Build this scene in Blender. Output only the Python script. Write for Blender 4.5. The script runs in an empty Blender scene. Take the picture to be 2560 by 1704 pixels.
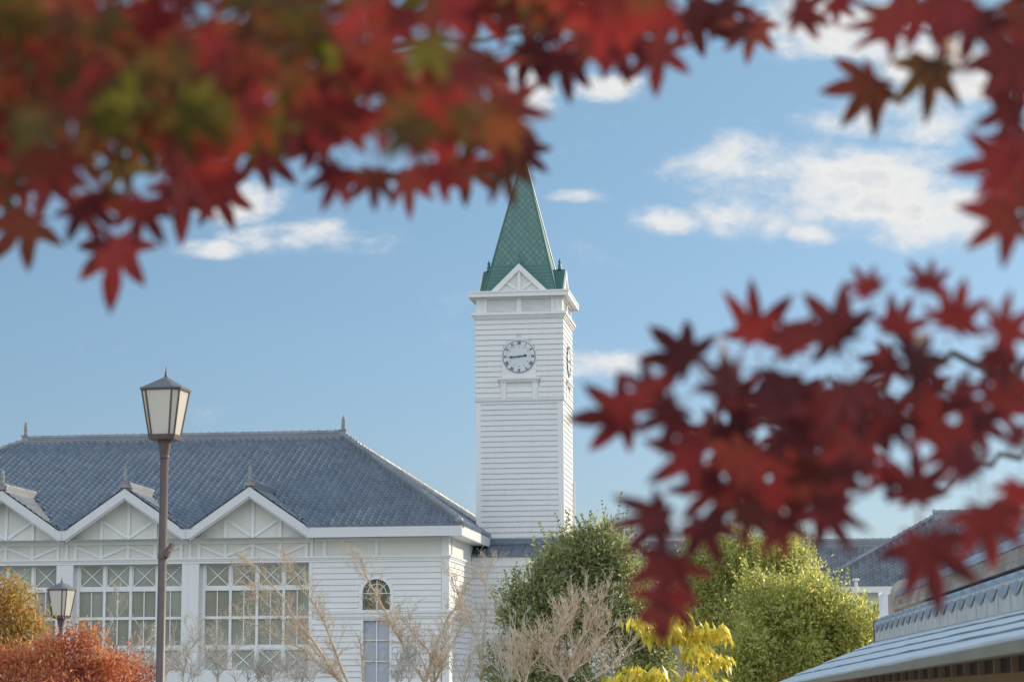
import bpy, math, random
import numpy as np
from mathutils import Vector, Matrix

rnd = random.Random(7)
npr = np.random.default_rng(7)
scene = bpy.context.scene
COL = scene.collection
rad = math.radians

# ------------------------------------------------------------------ camera
F_PX = 5600.0            # focal length in pixels of a 2560 px wide frame
HORIZON = 1710.0
CAM_Z = 3.0
PITCH = math.atan((HORIZON - 852) / F_PX)
CAM_M = Matrix.Rotation(math.pi / 2 + PITCH, 4, 'X') @ Matrix.Rotation(rad(-0.25), 4, 'Z')
cam_data = bpy.data.cameras.new('camera')
cam_data.lens = 36.0 * F_PX / 2560.0
cam_data.sensor_width = 36.0
cam_data.clip_start = 0.1
cam_data.clip_end = 5000
cam_data.dof.use_dof = True
cam_data.dof.focus_distance = 70.0
cam_data.dof.aperture_fstop = 7.6
cam_data.dof.aperture_blades = 9
cam = bpy.data.objects.new('camera', cam_data)
cam.matrix_world = Matrix.Translation((0, 0, CAM_Z)) @ CAM_M
COL.objects.link(cam)
scene.camera = cam

# ------------------------------------------------------------------ sun and sky
SUN_EL, SUN_AZ = 20.0, 56.5      # azimuth clockwise from +Y
sun_dir = Vector((math.sin(rad(SUN_AZ)) * math.cos(rad(SUN_EL)), math.cos(rad(SUN_AZ)) * math.cos(rad(SUN_EL)), math.sin(rad(SUN_EL))))
sl = bpy.data.lights.new('sun', 'SUN')
sl.energy = 3.3
sl.angle = rad(0.5)
sl.color = (1.0, 0.86, 0.67)
sun = bpy.data.objects.new('sun', sl)
sun.rotation_euler = (-sun_dir).to_track_quat('-Z', 'Y').to_euler()
sun.location = (40, 20, 40)
COL.objects.link(sun)
scene.view_settings.view_transform = 'Standard'
scene.view_settings.look = 'None'
scene.view_settings.gamma = 1.0
scene.view_settings.exposure = 0.42


def nd(nt, kind, **kw):
    n = nt.nodes.new(kind)
    for k, v in kw.items():
        if k.startswith('i_'):
            n.inputs[int(k[2:])].default_value = v
        else:
            setattr(n, k, v)
    return n


def mth(nt, op, a, b=None, c=None, clamp=False):
    n = nt.nodes.new('ShaderNodeMath')
    n.operation = op
    n.use_clamp = clamp
    for i, x in enumerate((a, b, c)):
        if x is None:
            continue
        if isinstance(x, (int, float)):
            n.inputs[i].default_value = x
        else:
            nt.links.new(x, n.inputs[i])
    return n.outputs[0]


def mixc(nt, fac, a, b, mode='MIX'):
    n = nt.nodes.new('ShaderNodeMix')
    n.data_type = 'RGBA'
    n.blend_type = mode
    for sock, x in ((n.inputs[0], fac), (n.inputs[6], a), (n.inputs[7], b)):
        if isinstance(x, (int, float)):
            sock.default_value = x
        elif isinstance(x, (tuple, list)):
            sock.default_value = (*x[:3], 1.0)
        else:
            nt.links.new(x, sock)
    return n.outputs[2]


def ramp(nt, fac, stops):
    n = nt.nodes.new('ShaderNodeValToRGB')
    el = n.color_ramp.elements
    while len(el) < len(stops):
        el.new(0.5)
    for e, (p, c) in zip(el, stops):
        e.position = p
        e.color = (*c, 1.0) if not isinstance(c, (int, float)) else (c, c, c, 1.0)
    nt.links.new(fac, n.inputs[0])
    return n.outputs[0]


def build_world():
    w = bpy.data.worlds.new('World')
    scene.world = w
    w.use_nodes = True
    nt = w.node_tree
    nt.nodes.clear()
    out = nd(nt, 'ShaderNodeOutputWorld')
    bg = nd(nt, 'ShaderNodeBackground')
    bg.inputs[1].default_value = 0.102
    sky = nd(nt, 'ShaderNodeTexSky')
    sky.sky_type = 'NISHITA'
    sky.sun_disc = False
    sky.sun_elevation = rad(SUN_EL)
    sky.sun_rotation = rad(SUN_AZ)
    sky.altitude = 50
    sky.air_density = 1.0
    sky.dust_density = 0.6
    sky.ozone_density = 1.6
    tc = nd(nt, 'ShaderNodeTexCoord')
    sep = nd(nt, 'ShaderNodeSeparateXYZ')
    nt.links.new(tc.outputs['Generated'], sep.inputs[0])
    y = mth(nt, 'MAXIMUM', sep.outputs[1], 0.05)
    a = mth(nt, 'DIVIDE', sep.outputs[0], y)
    e = mth(nt, 'DIVIDE', sep.outputs[2], y)
    comb = nd(nt, 'ShaderNodeCombineXYZ')
    nt.links.new(a, comb.inputs[0])
    nt.links.new(e, comb.inputs[1])
    # ragged edges: warp the direction before the cloud shapes are evaluated
    warp = nd(nt, 'ShaderNodeTexNoise', noise_dimensions='2D')
    warp.inputs['Scale'].default_value = 22
    warp.inputs['Detail'].default_value = 6
    warp.inputs['Roughness'].default_value = 0.62
    nt.links.new(comb.outputs[0], warp.inputs['Vector'])
    mapn = nd(nt, 'ShaderNodeMapping')
    mapn.inputs['Scale'].default_value = (0.55, 1.0, 1.0)
    nt.links.new(comb.outputs[0], mapn.inputs['Vector'])
    fb = nd(nt, 'ShaderNodeTexNoise', noise_dimensions='2D')
    fb.inputs['Scale'].default_value = 30
    fb.inputs['Detail'].default_value = 9
    fb.inputs['Roughness'].default_value = 0.55
    fb.inputs['Distortion'].default_value = 0.08
    nt.links.new(mapn.outputs[0], fb.inputs['Vector'])
    wn = mth(nt, 'SUBTRACT', warp.outputs[0], 0.5)
    # cloud bodies: azimuth, elevation (tangents), half sizes, weight
    clouds = CLOUDS
    total = None
    for (ca, ce, ra, re, wgt) in clouds:
        dx = mth(nt, 'MULTIPLY', mth(nt, 'SUBTRACT', a, ca), 1 / ra)
        dy = mth(nt, 'MULTIPLY', mth(nt, 'SUBTRACT', e, ce), 1 / re)
        r2 = mth(nt, 'ADD', mth(nt, 'MULTIPLY', dx, dx), mth(nt, 'MULTIPLY', dy, dy))
        m = mth(nt, 'MULTIPLY', mth(nt, 'SUBTRACT', 1.0, r2), wgt)
        m = mth(nt, 'MAXIMUM', m, -1.5)
        total = m if total is None else mth(nt, 'MAXIMUM', total, m)
    dens = mth(nt, 'ADD', total, mth(nt, 'MULTIPLY', mth(nt, 'SUBTRACT', fb.outputs[0], 0.53), 6.0))
    dens = mth(nt, 'ADD', dens, mth(nt, 'MULTIPLY', wn, 2.6))
    al = ramp(nt, mth(nt, 'MULTIPLY_ADD', dens, 0.42, 0.3), [(0.0, 0.0), (0.18, 0.08), (0.42, 0.42), (0.72, 0.86), (1.0, 0.97)])
    front = mth(nt, 'GREATER_THAN', sep.outputs[1], 0.06)
    al = mth(nt, 'MULTIPLY', al, front)
    shade = ramp(nt, mth(nt, 'MULTIPLY_ADD', dens, 0.42, 0.1), [(0.0, (4.6, 5.2, 5.8)), (0.45, (6.0, 6.05, 6.1)), (0.75, (6.4, 6.3, 6.15)), (1.0, (5.4, 5.5, 5.65))])
    low = mth(nt, 'MULTIPLY_ADD', e, 3.2, -0.05, clamp=True)
    skycol = mixc(nt, 1.0, sky.outputs[0], ramp(nt, low, [(0.0, SKY_LOW), (1.0, SKY_HIGH)]), 'MULTIPLY')
    col = mixc(nt, al, skycol, shade)
    # unseen bright broken cloud, added behind the viewer to fill shaded walls
    bn = nd(nt, 'ShaderNodeTexNoise')
    bn.inputs['Scale'].default_value = 2.6
    bn.inputs['Detail'].default_value = 7
    bn.inputs['Roughness'].default_value = 0.58
    nt.links.new(tc.outputs['Generated'], bn.inputs['Vector'])
    back = mth(nt, 'MULTIPLY_ADD', sep.outputs[1], -2.2, 0.35, clamp=True)
    up = mth(nt, 'MULTIPLY_ADD', sep.outputs[2], 6.0, 0.0, clamp=True)
    cov = ramp(nt, mth(nt, 'ADD', bn.outputs[0], mth(nt, 'MULTIPLY', back, 0.12)), [(0.46, 0.0), (0.62, 1.0)])
    cov = mth(nt, 'MULTIPLY', mth(nt, 'MULTIPLY', cov, back), up)
    col = mixc(nt, cov, col, (BACK_FILL_CLOUD * .90, BACK_FILL_CLOUD, BACK_FILL_CLOUD * 1.14))
    nt.links.new(col, bg.inputs[0])
    nt.links.new(bg.outputs[0], out.inputs[0])


def dirt(px, py):
    d = CAM_M.to_3x3() @ Vector(((px - 1280) / F_PX, (852 - py) / F_PX, -1))
    return d.x / d.y, d.z / d.y


CLOUDS = []
BACK_FILL_CLOUD = 9.4
for (px, py, rx, ry, wgt) in ((1830, 480, 180, 120, 1.6), (1700, 540, 110, 50, 1.1), (2160, 470, 250, 110, 1.7), (2330, 540, 180, 90, 1.5), (2030, 580, 60, 30, .6),
                              (2250, 290, 180, 70, 1.0), (2080, 60, 260, 90, 1.3), (2420, 180, 200, 90, 1.3), (1540, 215, 110, 30, .55), (1330, 230, 60, 70, 1.1),
                              (770, 590, 200, 50, 1.2), (610, 510, 110, 60, 1.2), (540, 620, 90, 22, .6), (1500, 905, 140, 38, 1.1), (1450, 490, 60, 14, .2),
                              (1960, 120, 120, 50, .8)):
    ca, ce = dirt(px, py)
    CLOUDS.append((ca, ce, rx * 1.12 / F_PX, ry * 1.12 / F_PX, wgt + .36))
SKY_LOW, SKY_HIGH = (0.535, 0.62, 0.86), (0.86, 0.96, 0.925)
build_world()

# ------------------------------------------------------------------ placing helpers
CAM_R = CAM_M.to_3x3()
CAM_C = Vector((0, 0, CAM_Z))


def ray(px, py):
    return CAM_R @ Vector(((px - 1280) / F_PX, (852 - py) / F_PX, -1.0))


def at(px, py, Y):
    d = ray(px, py)
    return CAM_C + d * (Y / d.y)


class Frame:
    """a thing's own axes: x along its front, y into its depth, z up (world height)"""

    def __init__(self, loc, deg):
        self.loc = Vector((loc[0], loc[1], 0))
        self.deg = deg
        self.M = Matrix.Rotation(rad(-deg), 3, 'Z')
        self.I = self.M.inverted()

    def loc_of(self, p):
        return self.I @ (Vector(p) - self.loc)

    def hit_y(self, px, py, v):
        c = self.loc_of(CAM_C)
        d = self.I @ ray(px, py)
        t = (v - c.y) / d.y
        return c + d * t

    def hit_x(self, px, py, u):
        c = self.loc_of(CAM_C)
        d = self.I @ ray(px, py)
        t = (u - c.x) / d.x
        return c + d * t


# ------------------------------------------------------------------ object helpers
def tag(o, label=None, cat=None, group=None, kind=None):
    if label:
        o['label'] = label
    if cat:
        o['category'] = cat
    if group:
        o['group'] = group
    if kind:
        o['kind'] = kind
    return o


def empty(name, frame_or_loc, label, cat, group=None):
    o = bpy.data.objects.new(name, None)
    if isinstance(frame_or_loc, Frame):
        o.location = frame_or_loc.loc
        o.rotation_euler = (0, 0, rad(-frame_or_loc.deg))
    else:
        o.location = frame_or_loc
    o.empty_display_size = 0.3
    COL.objects.link(o)
    return tag(o, label, cat, group)


class MB:
    def __init__(self):
        self.v = []
        self.f = []
        self.uv = []
        self.M = None

    def vert(self, p):
        p = Vector(p)
        if self.M is not None:
            p = self.M @ p
        self.v.append(p)
        return len(self.v) - 1

    def face(self, pts, uv=None):
        ids = [self.vert(p) for p in pts]
        self.f.append(ids)
        self.uv.append(uv)

    def box(self, a, b):
        x0, x1 = sorted((a[0], b[0]))
        y0, y1 = sorted((a[1], b[1]))
        z0, z1 = sorted((a[2], b[2]))
        i = [self.vert(p) for p in ((x0, y0, z0), (x1, y0, z0), (x1, y1, z0), (x0, y1, z0), (x0, y0, z1), (x1, y0, z1), (x1, y1, z1), (x0, y1, z1))]
        for q in ((0, 3, 2, 1), (4, 5, 6, 7), (0, 1, 5, 4), (1, 2, 6, 5), (2, 3, 7, 6), (3, 0, 4, 7)):
            self.f.append([i[k] for k in q])
            self.uv.append(None)

    def prism(self, poly, y0, y1):
        """polygon in (x,z), counter-clockwise seen from -y, extruded y0..y1"""
        n = len(poly)
        a = [self.vert((p[0], y0, p[1])) for p in poly]
        b = [self.vert((p[0], y1, p[1])) for p in poly]
        self.f.append(a)
        self.f.append(b[::-1])
        self.uv += [None, None]
        for i in range(n):
            j = (i + 1) % n
            self.f.append([a[j], a[i], b[i], b[j]])
            self.uv.append(None)

    def bar(self, p, q, w, y0, y1):
        """flat bar in the x-z plane from p to q, width w"""
        p, q = Vector(p), Vector(q)
        d = (q - p).normalized()
        n = Vector((-d.y, d.x)) * (w / 2)
        self.prism([p - n, q - n, q + n, p + n], y0, y1)

    def lathe(self, prof, n=16, c=(0, 0), ph=0.0, caps=True):
        rows = []
        for (r, z) in prof:
            rows.append([self.vert((c[0] + r * math.cos(ph + 2 * math.pi * k / n), c[1] + r * math.sin(ph + 2 * math.pi * k / n), z)) for k in range(n)])
        for a, b in zip(rows, rows[1:]):
            for k in range(n):
                m = (k + 1) % n
                self.f.append([a[k], a[m], b[m], b[k]])
                self.uv.append(None)
        if caps:
            self.f.append(rows[0][::-1])
            self.f.append(rows[-1])
            self.uv += [None, None]

    def tube(self, pts, radii, n=5, cap=False):
        pts = [Vector(p) for p in pts]
        rows = []
        up = Vector((0.3, 0.2, 1)).normalized()
        for i, p in enumerate(pts):
            d = (pts[min(i + 1, len(pts) - 1)] - pts[max(i - 1, 0)])
            d = d.normalized() if d.length > 1e-9 else Vector((0, 0, 1))
            s = d.cross(up)
            if s.length < 1e-3:
                s = d.cross(Vector((1, 0, 0)))
            s.normalize()
            t = s.cross(d)
            rows.append([self.vert(p + (s * math.cos(2 * math.pi * k / n) + t * math.sin(2 * math.pi * k / n)) * radii[i]) for k in range(n)])
        for a, b in zip(rows, rows[1:]):
            for k in range(n):
                m = (k + 1) % n
                self.f.append([a[k], a[m], b[m], b[k]])
                self.uv.append(None)
        if cap:
            self.f.append(rows[0][::-1])
            self.f.append(rows[-1])
            self.uv += [None, None]

    def build(self, name, mat, parent=None, smooth=False, label=None):
        me = bpy.data.meshes.new(name)
        me.from_pydata([tuple(p) for p in self.v], [], self.f)
        if any(u is not None for u in self.uv):
            lay = me.uv_layers.new(name='UVMap')
            k = 0
            for f, u in zip(self.f, self.uv):
                for j in range(len(f)):
                    if u is not None:
                        lay.data[k].uv = u[j]
                    k += 1
        if smooth:
            me.polygons.foreach_set('use_smooth', [True] * len(me.polygons))
        me.materials.append(mat)
        me.update()
        o = bpy.data.objects.new(name, me)
        COL.objects.link(o)
        if parent is not None:
            o.parent = parent
        if label:
            o['label'] = label
        return o


def np_mesh(name, verts, faces, mat, parent=None, smooth=False):
    """verts (N,3), faces (M,k) arrays"""
    me = bpy.data.meshes.new(name)
    k = faces.shape[1]
    me.vertices.add(len(verts))
    me.vertices.foreach_set('co', verts.astype(np.float32).ravel())
    me.loops.add(faces.size)
    me.loops.foreach_set('vertex_index', faces.astype(np.int32).ravel())
    me.polygons.add(len(faces))
    me.polygons.foreach_set('loop_start', np.arange(0, faces.size, k, dtype=np.int32))
    if smooth:
        me.polygons.foreach_set('use_smooth', np.ones(len(faces), dtype=bool))
    me.update(calc_edges=True)
    me.materials.append(mat)
    o = bpy.data.objects.new(name, me)
    COL.objects.link(o)
    if parent is not None:
        o.parent = parent
    return o


def split_build(mb, name, mat, parent):
    """one object for every connected piece of mb"""
    n = len(mb.v)
    root = list(range(n))

    def find(i):
        while root[i] != i:
            root[i] = root[root[i]]
            i = root[i]
        return i
    for f in mb.f:
        for k in f[1:]:
            root[find(k)] = find(f[0])
    groups = {}
    for f, u in zip(mb.f, mb.uv):
        groups.setdefault(find(f[0]), []).append((f, u))
    for fs in groups.values():
        m = MB()
        ids = {}
        for f, u in fs:
            for k in f:
                if k not in ids:
                    ids[k] = len(m.v)
                    m.v.append(mb.v[k])
            m.f.append([ids[k] for k in f])
            m.uv.append(u)
        m.build(name, mat, parent)


# ------------------------------------------------------------------ materials
def new_mat(name):
    m = bpy.data.materials.new(name)
    m.use_nodes = True
    nt = m.node_tree
    b = nt.nodes['Principled BSDF']
    return m, nt, b


def noise(nt, scale, detail=4, rough=0.55, vec=None, dim='3D'):
    n = nd(nt, 'ShaderNodeTexNoise', noise_dimensions=dim)
    n.inputs['Scale'].default_value = scale
    n.inputs['Detail'].default_value = detail
    n.inputs['Roughness'].default_value = rough
    if vec is None:
        tc = nd(nt, 'ShaderNodeTexCoord')
        vec = tc.outputs['Object']
    nt.links.new(vec, n.inputs['Vector'])
    return n.outputs[0]


def scaled(nt, s):
    tc = nd(nt, 'ShaderNodeTexCoord')
    mp = nd(nt, 'ShaderNodeMapping')
    mp.inputs['Scale'].default_value = s
    nt.links.new(tc.outputs['Object'], mp.inputs['Vector'])
    return mp.outputs[0]


def bump(nt, b, height, strength=0.3, dist=0.01):
    n = nd(nt, 'ShaderNodeBump')
    n.inputs['Strength'].default_value = strength
    n.inputs['Distance'].default_value = dist
    nt.links.new(height, n.inputs['Height'])
    nt.links.new(n.outputs[0], b.inputs['Normal'])


def simple(name, c0, c1, rough=0.6, scale=6, metal=0.0, spec=0.5, bmp=0.0):
    m, nt, b = new_mat(name)
    f = noise(nt, scale, 5, 0.6)
    nt.links.new(mixc(nt, ramp(nt, f, [(0.3, 0.0), (0.7, 1.0)]), c0, c1), b.inputs['Base Color'])
    b.inputs['Roughness'].default_value = rough
    b.inputs['Metallic'].default_value = metal
    b.inputs['Specular IOR Level'].default_value = spec
    if bmp:
        bump(nt, b, f, bmp)
    return m


def white_paint(name, base=(0.74, 0.74, 0.725), stain=0.0, z_lo=6.6, z_hi=10.5):
    """painted boards; rain streaks and mould along the lower edges where stain > 0"""
    m, nt, b = new_mat(name)
    f = noise(nt, 1.3, 5, 0.6)
    col = mixc(nt, ramp(nt, f, [(0.35, 0.0), (0.75, 0.35)]), base, tuple(x * 0.9 for x in base))
    st = noise(nt, 1.0, 4, 0.6, scaled(nt, (9.0, 9.0, 0.35)))
    col = mixc(nt, ramp(nt, st, [(0.5, 0.0), (0.8, 0.22)]), col, (0.50, 0.50, 0.47))
    if stain:
        tc = nd(nt, 'ShaderNodeTexCoord')
        sp = nd(nt, 'ShaderNodeSeparateXYZ')
        nt.links.new(tc.outputs['Object'], sp.inputs[0])
        fr = mth(nt, 'FRACT', mth(nt, 'DIVIDE', mth(nt, 'SUBTRACT', sp.outputs[2], STAIN_Z0), BOARD))
        edge = mth(nt, 'SUBTRACT', 1.0, mth(nt, 'MULTIPLY', fr, 2.6), clamp=True)
        low = mth(nt, 'DIVIDE', mth(nt, 'SUBTRACT', z_hi, sp.outputs[2]), z_hi - z_lo, clamp=True)
        a = noise(nt, 1.0, 5, 0.7, scaled(nt, (26, 26, 3.0)))
        c = noise(nt, 1.4, 3, 0.5)
        k = mth(nt, 'MULTIPLY', mth(nt, 'MULTIPLY', edge, low), mth(nt, 'MULTIPLY', ramp(nt, a, [(0.48, 0.0), (0.56, 1.0)]), ramp(nt, c, [(0.4, 0.1), (0.65, 1.0)])))
        col = mixc(nt, mth(nt, 'MULTIPLY', k, stain), col, (0.13, 0.15, 0.16))
    nt.links.new(col, b.inputs['Base Color'])
    b.inputs['Roughness'].default_value = 0.5
    b.inputs['Specular IOR Level'].default_value = 0.3
    bump(nt, b, noise(nt, 30, 3), 0.08, 0.004)
    return m


def tile_mat(name, dark=(0.14, 0.17, 0.215), light=(0.26, 0.30, 0.345), rough=0.40):
    m, nt, b = new_mat(name)
    tc = nd(nt, 'ShaderNodeTexCoord')
    fl = nd(nt, 'ShaderNodeVectorMath', operation='FLOOR')
    nt.links.new(tc.outputs['UV'], fl.inputs[0])
    wn = nd(nt, 'ShaderNodeTexWhiteNoise', noise_dimensions='2D')
    nt.links.new(fl.outputs[0], wn.inputs['Vector'])
    g = noise(nt, 0.9, 4, 0.6)
    f = noise(nt, 9, 5, 0.65)
    k = mth(nt, 'ADD', mth(nt, 'MULTIPLY', wn.outputs[0], 0.28), mth(nt, 'ADD', mth(nt, 'MULTIPLY', g, 0.45), mth(nt, 'MULTIPLY', f, 0.3)))
    col = mixc(nt, ramp(nt, k, [(0.25, 0.0), (0.9, 1.0)]), dark, light)
    nt.links.new(col, b.inputs['Base Color'])
    rr = mth(nt, 'MULTIPLY_ADD', wn.outputs[0], 0.14, rough - 0.07)
    nt.links.new(rr, b.inputs['Roughness'])
    b.inputs['Specular IOR Level'].default_value = 0.65
    bump(nt, b, noise(nt, 24, 4), 0.12, 0.01)
    return m


def leaf_mat(name, stops, trans=0.35, rough=0.45, spec=0.4, pos_scale=0.8, pos_amt=0.45, tcol=1.25):
    m, nt, b = new_mat(name)
    geo = nd(nt, 'ShaderNodeNewGeometry')
    n = noise(nt, pos_scale, 3, 0.6)
    k = mth(nt, 'ADD', mth(nt, 'MULTIPLY', geo.outputs['Random Per Island'], 1 - pos_amt), mth(nt, 'MULTIPLY', ramp(nt, n, [(0.3, 0.0), (0.7, 1.0)]), pos_amt))
    col = ramp(nt, k, stops)
    nt.links.new(col, b.inputs['Base Color'])
    b.inputs['Roughness'].default_value = rough
    b.inputs['Specular IOR Level'].default_value = spec
    tr = nd(nt, 'ShaderNodeBsdfTranslucent')
    tcv = mixc(nt, 1.0, col, (tcol * 1.04, tcol * 0.97, tcol * 0.78), 'MULTIPLY')
    tcv.node.clamp_result = True
    nt.links.new(tcv, tr.inputs[0])
    mx = nd(nt, 'ShaderNodeMixShader')
    mx.inputs[0].default_value = trans
    nt.links.new(b.outputs[0], mx.inputs[1])
    nt.links.new(tr.outputs[0], mx.inputs[2])
    nt.links.new(mx.outputs[0], nt.nodes['Material Output'].inputs['Surface'])
    return m


def glass_mat(name, c0, c1, rough=0.12):
    """window glass backed by drawn pale screens; patchy colour also imitates reflections"""
    m, nt, b = new_mat(name)
    f = noise(nt, 0.35, 3, 0.5)
    nt.links.new(mixc(nt, ramp(nt, f, [(0.35, 0.0), (0.65, 1.0)]), c0, c1), b.inputs['Base Color'])
    b.inputs['Roughness'].default_value = rough
    b.inputs['Specular IOR Level'].default_value = 0.5
    bump(nt, b, noise(nt, 1.2, 2), 0.05, 0.02)
    return m


BOARD = 0.180
STAIN_Z0 = 0.0
M_WHITE = white_paint('white_boards')
M_PANEL_WALL = white_paint('cream_panel', (0.70, 0.685, 0.625))
M_TRIM = white_paint('white_trim', (0.77, 0.77, 0.755))
M_FASCIA = white_paint('white_fascia', (0.66, 0.665, 0.67))
M_TILE = tile_mat('blue_grey_tile')
M_RIDGE = tile_mat('ridge_tile', (0.17, 0.19, 0.215), (0.34, 0.35, 0.36), 0.5)
M_STONE = simple('finial_stone', (0.34, 0.33, 0.33), (0.22, 0.22, 0.23), 0.7, 9)
M_GLASS = glass_mat('screened_glass', (0.23, 0.22, 0.17), (0.42, 0.45, 0.42))  # tone patches paint in uneven reflections besides the screens
M_DARKGLASS = glass_mat('reflecting_glass', (0.05, 0.05, 0.03), (0.16, 0.14, 0.09), 0.05)
M_BLIND = simple('grey_blind', (0.42, 0.45, 0.50), (0.46, 0.49, 0.54), 0.6, 3)
M_SEAM = simple('blue_grey_metal', (0.13, 0.16, 0.20), (0.17, 0.20, 0.24), 0.45, 2, 0.3)
M_GREEN_METAL = simple('green_metal', (0.05, 0.14, 0.115), (0.07, 0.175, 0.145), 0.45, 4)
M_IRON = simple('brown_iron', (0.105, 0.075, 0.07), (0.14, 0.10, 0.09), 0.5, 12)
M_CAP = simple('grey_iron', (0.16, 0.165, 0.18), (0.22, 0.22, 0.23), 0.5, 9)
M_DARK = simple('dark_hand', (0.03, 0.045, 0.055), (0.045, 0.06, 0.07), 0.5, 6)

# ------------------------------------------------------------------ ground
gm, gnt, gb = new_mat('ground_cover')
gf = noise(gnt, 0.15, 6, 0.6)
gg = noise(gnt, 3.0, 5, 0.7)
gnt.links.new(mixc(gnt, gg, ramp(gnt, gf, [(0.4, (0.24, 0.23, 0.20)), (0.6, (0.34, 0.33, 0.31))]), (0.29, 0.28, 0.26)), gb.inputs['Base Color'])
gb.inputs['Roughness'].default_value = 0.9
g = MB()
NX = 24
for i in range(NX):
    for j in range(NX):
        x0, x1 = -600 + 1200 * i / NX, -600 + 1200 * (i + 1) / NX
        y0, y1 = -150 + 1200 * j / NX, -150 + 1200 * (j + 1) / NX
        g.face([(x0, y0, 0), (x1, y0, 0), (x1, y1, 0), (x0, y1, 0)])
tag(g.build('ground', gm), kind='structure')


# ------------------------------------------------------------------ tile roofs
def tile_slope(mb, P0, e, s, n, S, inter, p=0.24, c=0.27, amp=0.115, lip=0.028, sub=8, rs=3):
    """courses of wavy pantiles. inter(t) -> list of (a0,a1) along e at distance t up the slope"""
    P0, e, s, n = (Vector(q) for q in (P0, e, s, n))
    rows = int(math.ceil(S / c))
    lr = random.Random(rs)

    def prof(a):
        ph = (a / p) % 1.0
        return amp * (0.5 + 0.5 * math.cos(2 * math.pi * ph)) ** 1.8
    for i in range(rows):
        t0 = i * c
        t1 = min(t0 + c * 1.06, S)
        for (a0, a1) in inter(t0 + c * 0.5):
            if a1 - a0 < 0.05:
                continue
            st = p / sub
            k0, k1 = math.ceil(a0 / st + 1e-6), math.floor(a1 / st - 1e-6)
            grid = [a0] + [k * st for k in range(k0, k1 + 1)] + [a1]
            low, mid, up = [], [], []
            for a in grid:
                h = prof(a)
                col = math.floor(a / p)
                jit = (math.sin(col * 12.9898 + i * 78.233) * 43758.5453) % 1.0
                jz = (jit - 0.5) * 0.012
                jt = (jit - 0.5) * 0.016
                base = P0 + e * a
                low.append(base + s * (t0 + jt) + n * (h * 0.9 + 0.004 if i else -0.03))
                mid.append(base + s * (t0 + jt) + n * (h + lip + jz))
                up.append(base + s * t1 + n * (h * 0.9 + 0.006))
            v0 = len(mb.v)
            for lst in (low, mid, up, mid):
                for q in lst:
                    mb.vert(q)
            m = len(grid)
            for k in range(m - 1):
                u0, u1 = grid[k] / p, grid[k + 1] / p
                uc = (math.floor((u0 + u1) / 2) + 0.5)
                uvs = [(uc, i + 0.5)] * 4
                mb.f.append([v0 + k, v0 + k + 1, v0 + m + k + 1, v0 + m + k])
                mb.uv.append(uvs)
                mb.f.append([v0 + 3 * m + k, v0 + 3 * m + k + 1, v0 + 2 * m + k + 1, v0 + 2 * m + k])
                mb.uv.append(uvs)


def ridge_run(mb, a, b, width=0.26, height=0.2, cap=0.085, step=0.30, knobs=True):
    """stacked flat ridge tiles with a round capping along a..b (a,b = foot points on the ridge line)"""
    a, b = Vector(a), Vector(b)
    d = b - a
    L = d.length
    d.normalize()
    side = d.cross(Vector((0, 0, 1))).normalized()
    up = side.cross(d).normalized()
    n = 3
    for k in range(n):
        w = width / 2 * (1 - 0.18 * k)
        h0, h1 = height * k / n - (0.12 if k == 0 else 0.0), height * (k + 1) / n - 0.012
        c = [a + side * (sx * w) + up * h for (sx, h) in ((-1, h0), (1, h0), (1, h1), (-1, h1))]
        q = [x + d * L for x in c]
        for (i, j) in ((0, 1), (1, 2), (2, 3), (3, 0)):
            mb.face([c[i], c[j], q[j], q[i]], [(k * 3.3 + 0.5, L * 4)] * 4)
        mb.face(c[::-1], [(0.5, 0.5)] * 4)
        mb.face(q, [(0.5, 0.5)] * 4)
    m = max(1, int(L / step))
    for k in range(m):
        p0 = a + d * (L * k / m) + up * height
        p1 = a + d * (L * (k + 1) / m - 0.008) + up * height
        ra, rb = cap, cap * 0.93
        ang = [math.pi * t / 6 for t in range(7)]
        r0 = [p0 + (side * math.cos(x) + up * math.sin(x)) * ra for x in ang]
        r1 = [p1 + (side * math.cos(x) + up * math.sin(x)) * rb for x in ang]
        for i in range(6):
            mb.face([r0[i], r0[i + 1], r1[i + 1], r1[i]], [(k + 0.5, 0.5)] * 4)
        mb.face(r0, [(k + 0.5, 0.5)] * 7)
        mb.face(r1[::-1], [(k + 0.5, 0.5)] * 7)
        if knobs:
            mb.lathe([(0.028, 0), (0.03, 0.03), (0.0, 0.05)], 6, caps=False) if False else None
            kp = p0 + up * (cap + 0.004) + d * 0.03
            s2 = 0.022
            mb.face([kp - side * s2 - d * s2, kp + side * s2 - d * s2, kp + up * 0.045])
            mb.face([kp + side * s2 - d * s2, kp + side * s2 + d * s2, kp + up * 0.045])
            mb.face([kp + side * s2 + d * s2, kp - side * s2 + d * s2, kp + up * 0.045])
            mb.face([kp - side * s2 + d * s2, kp - side * s2 - d * s2, kp + up * 0.045])


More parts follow.
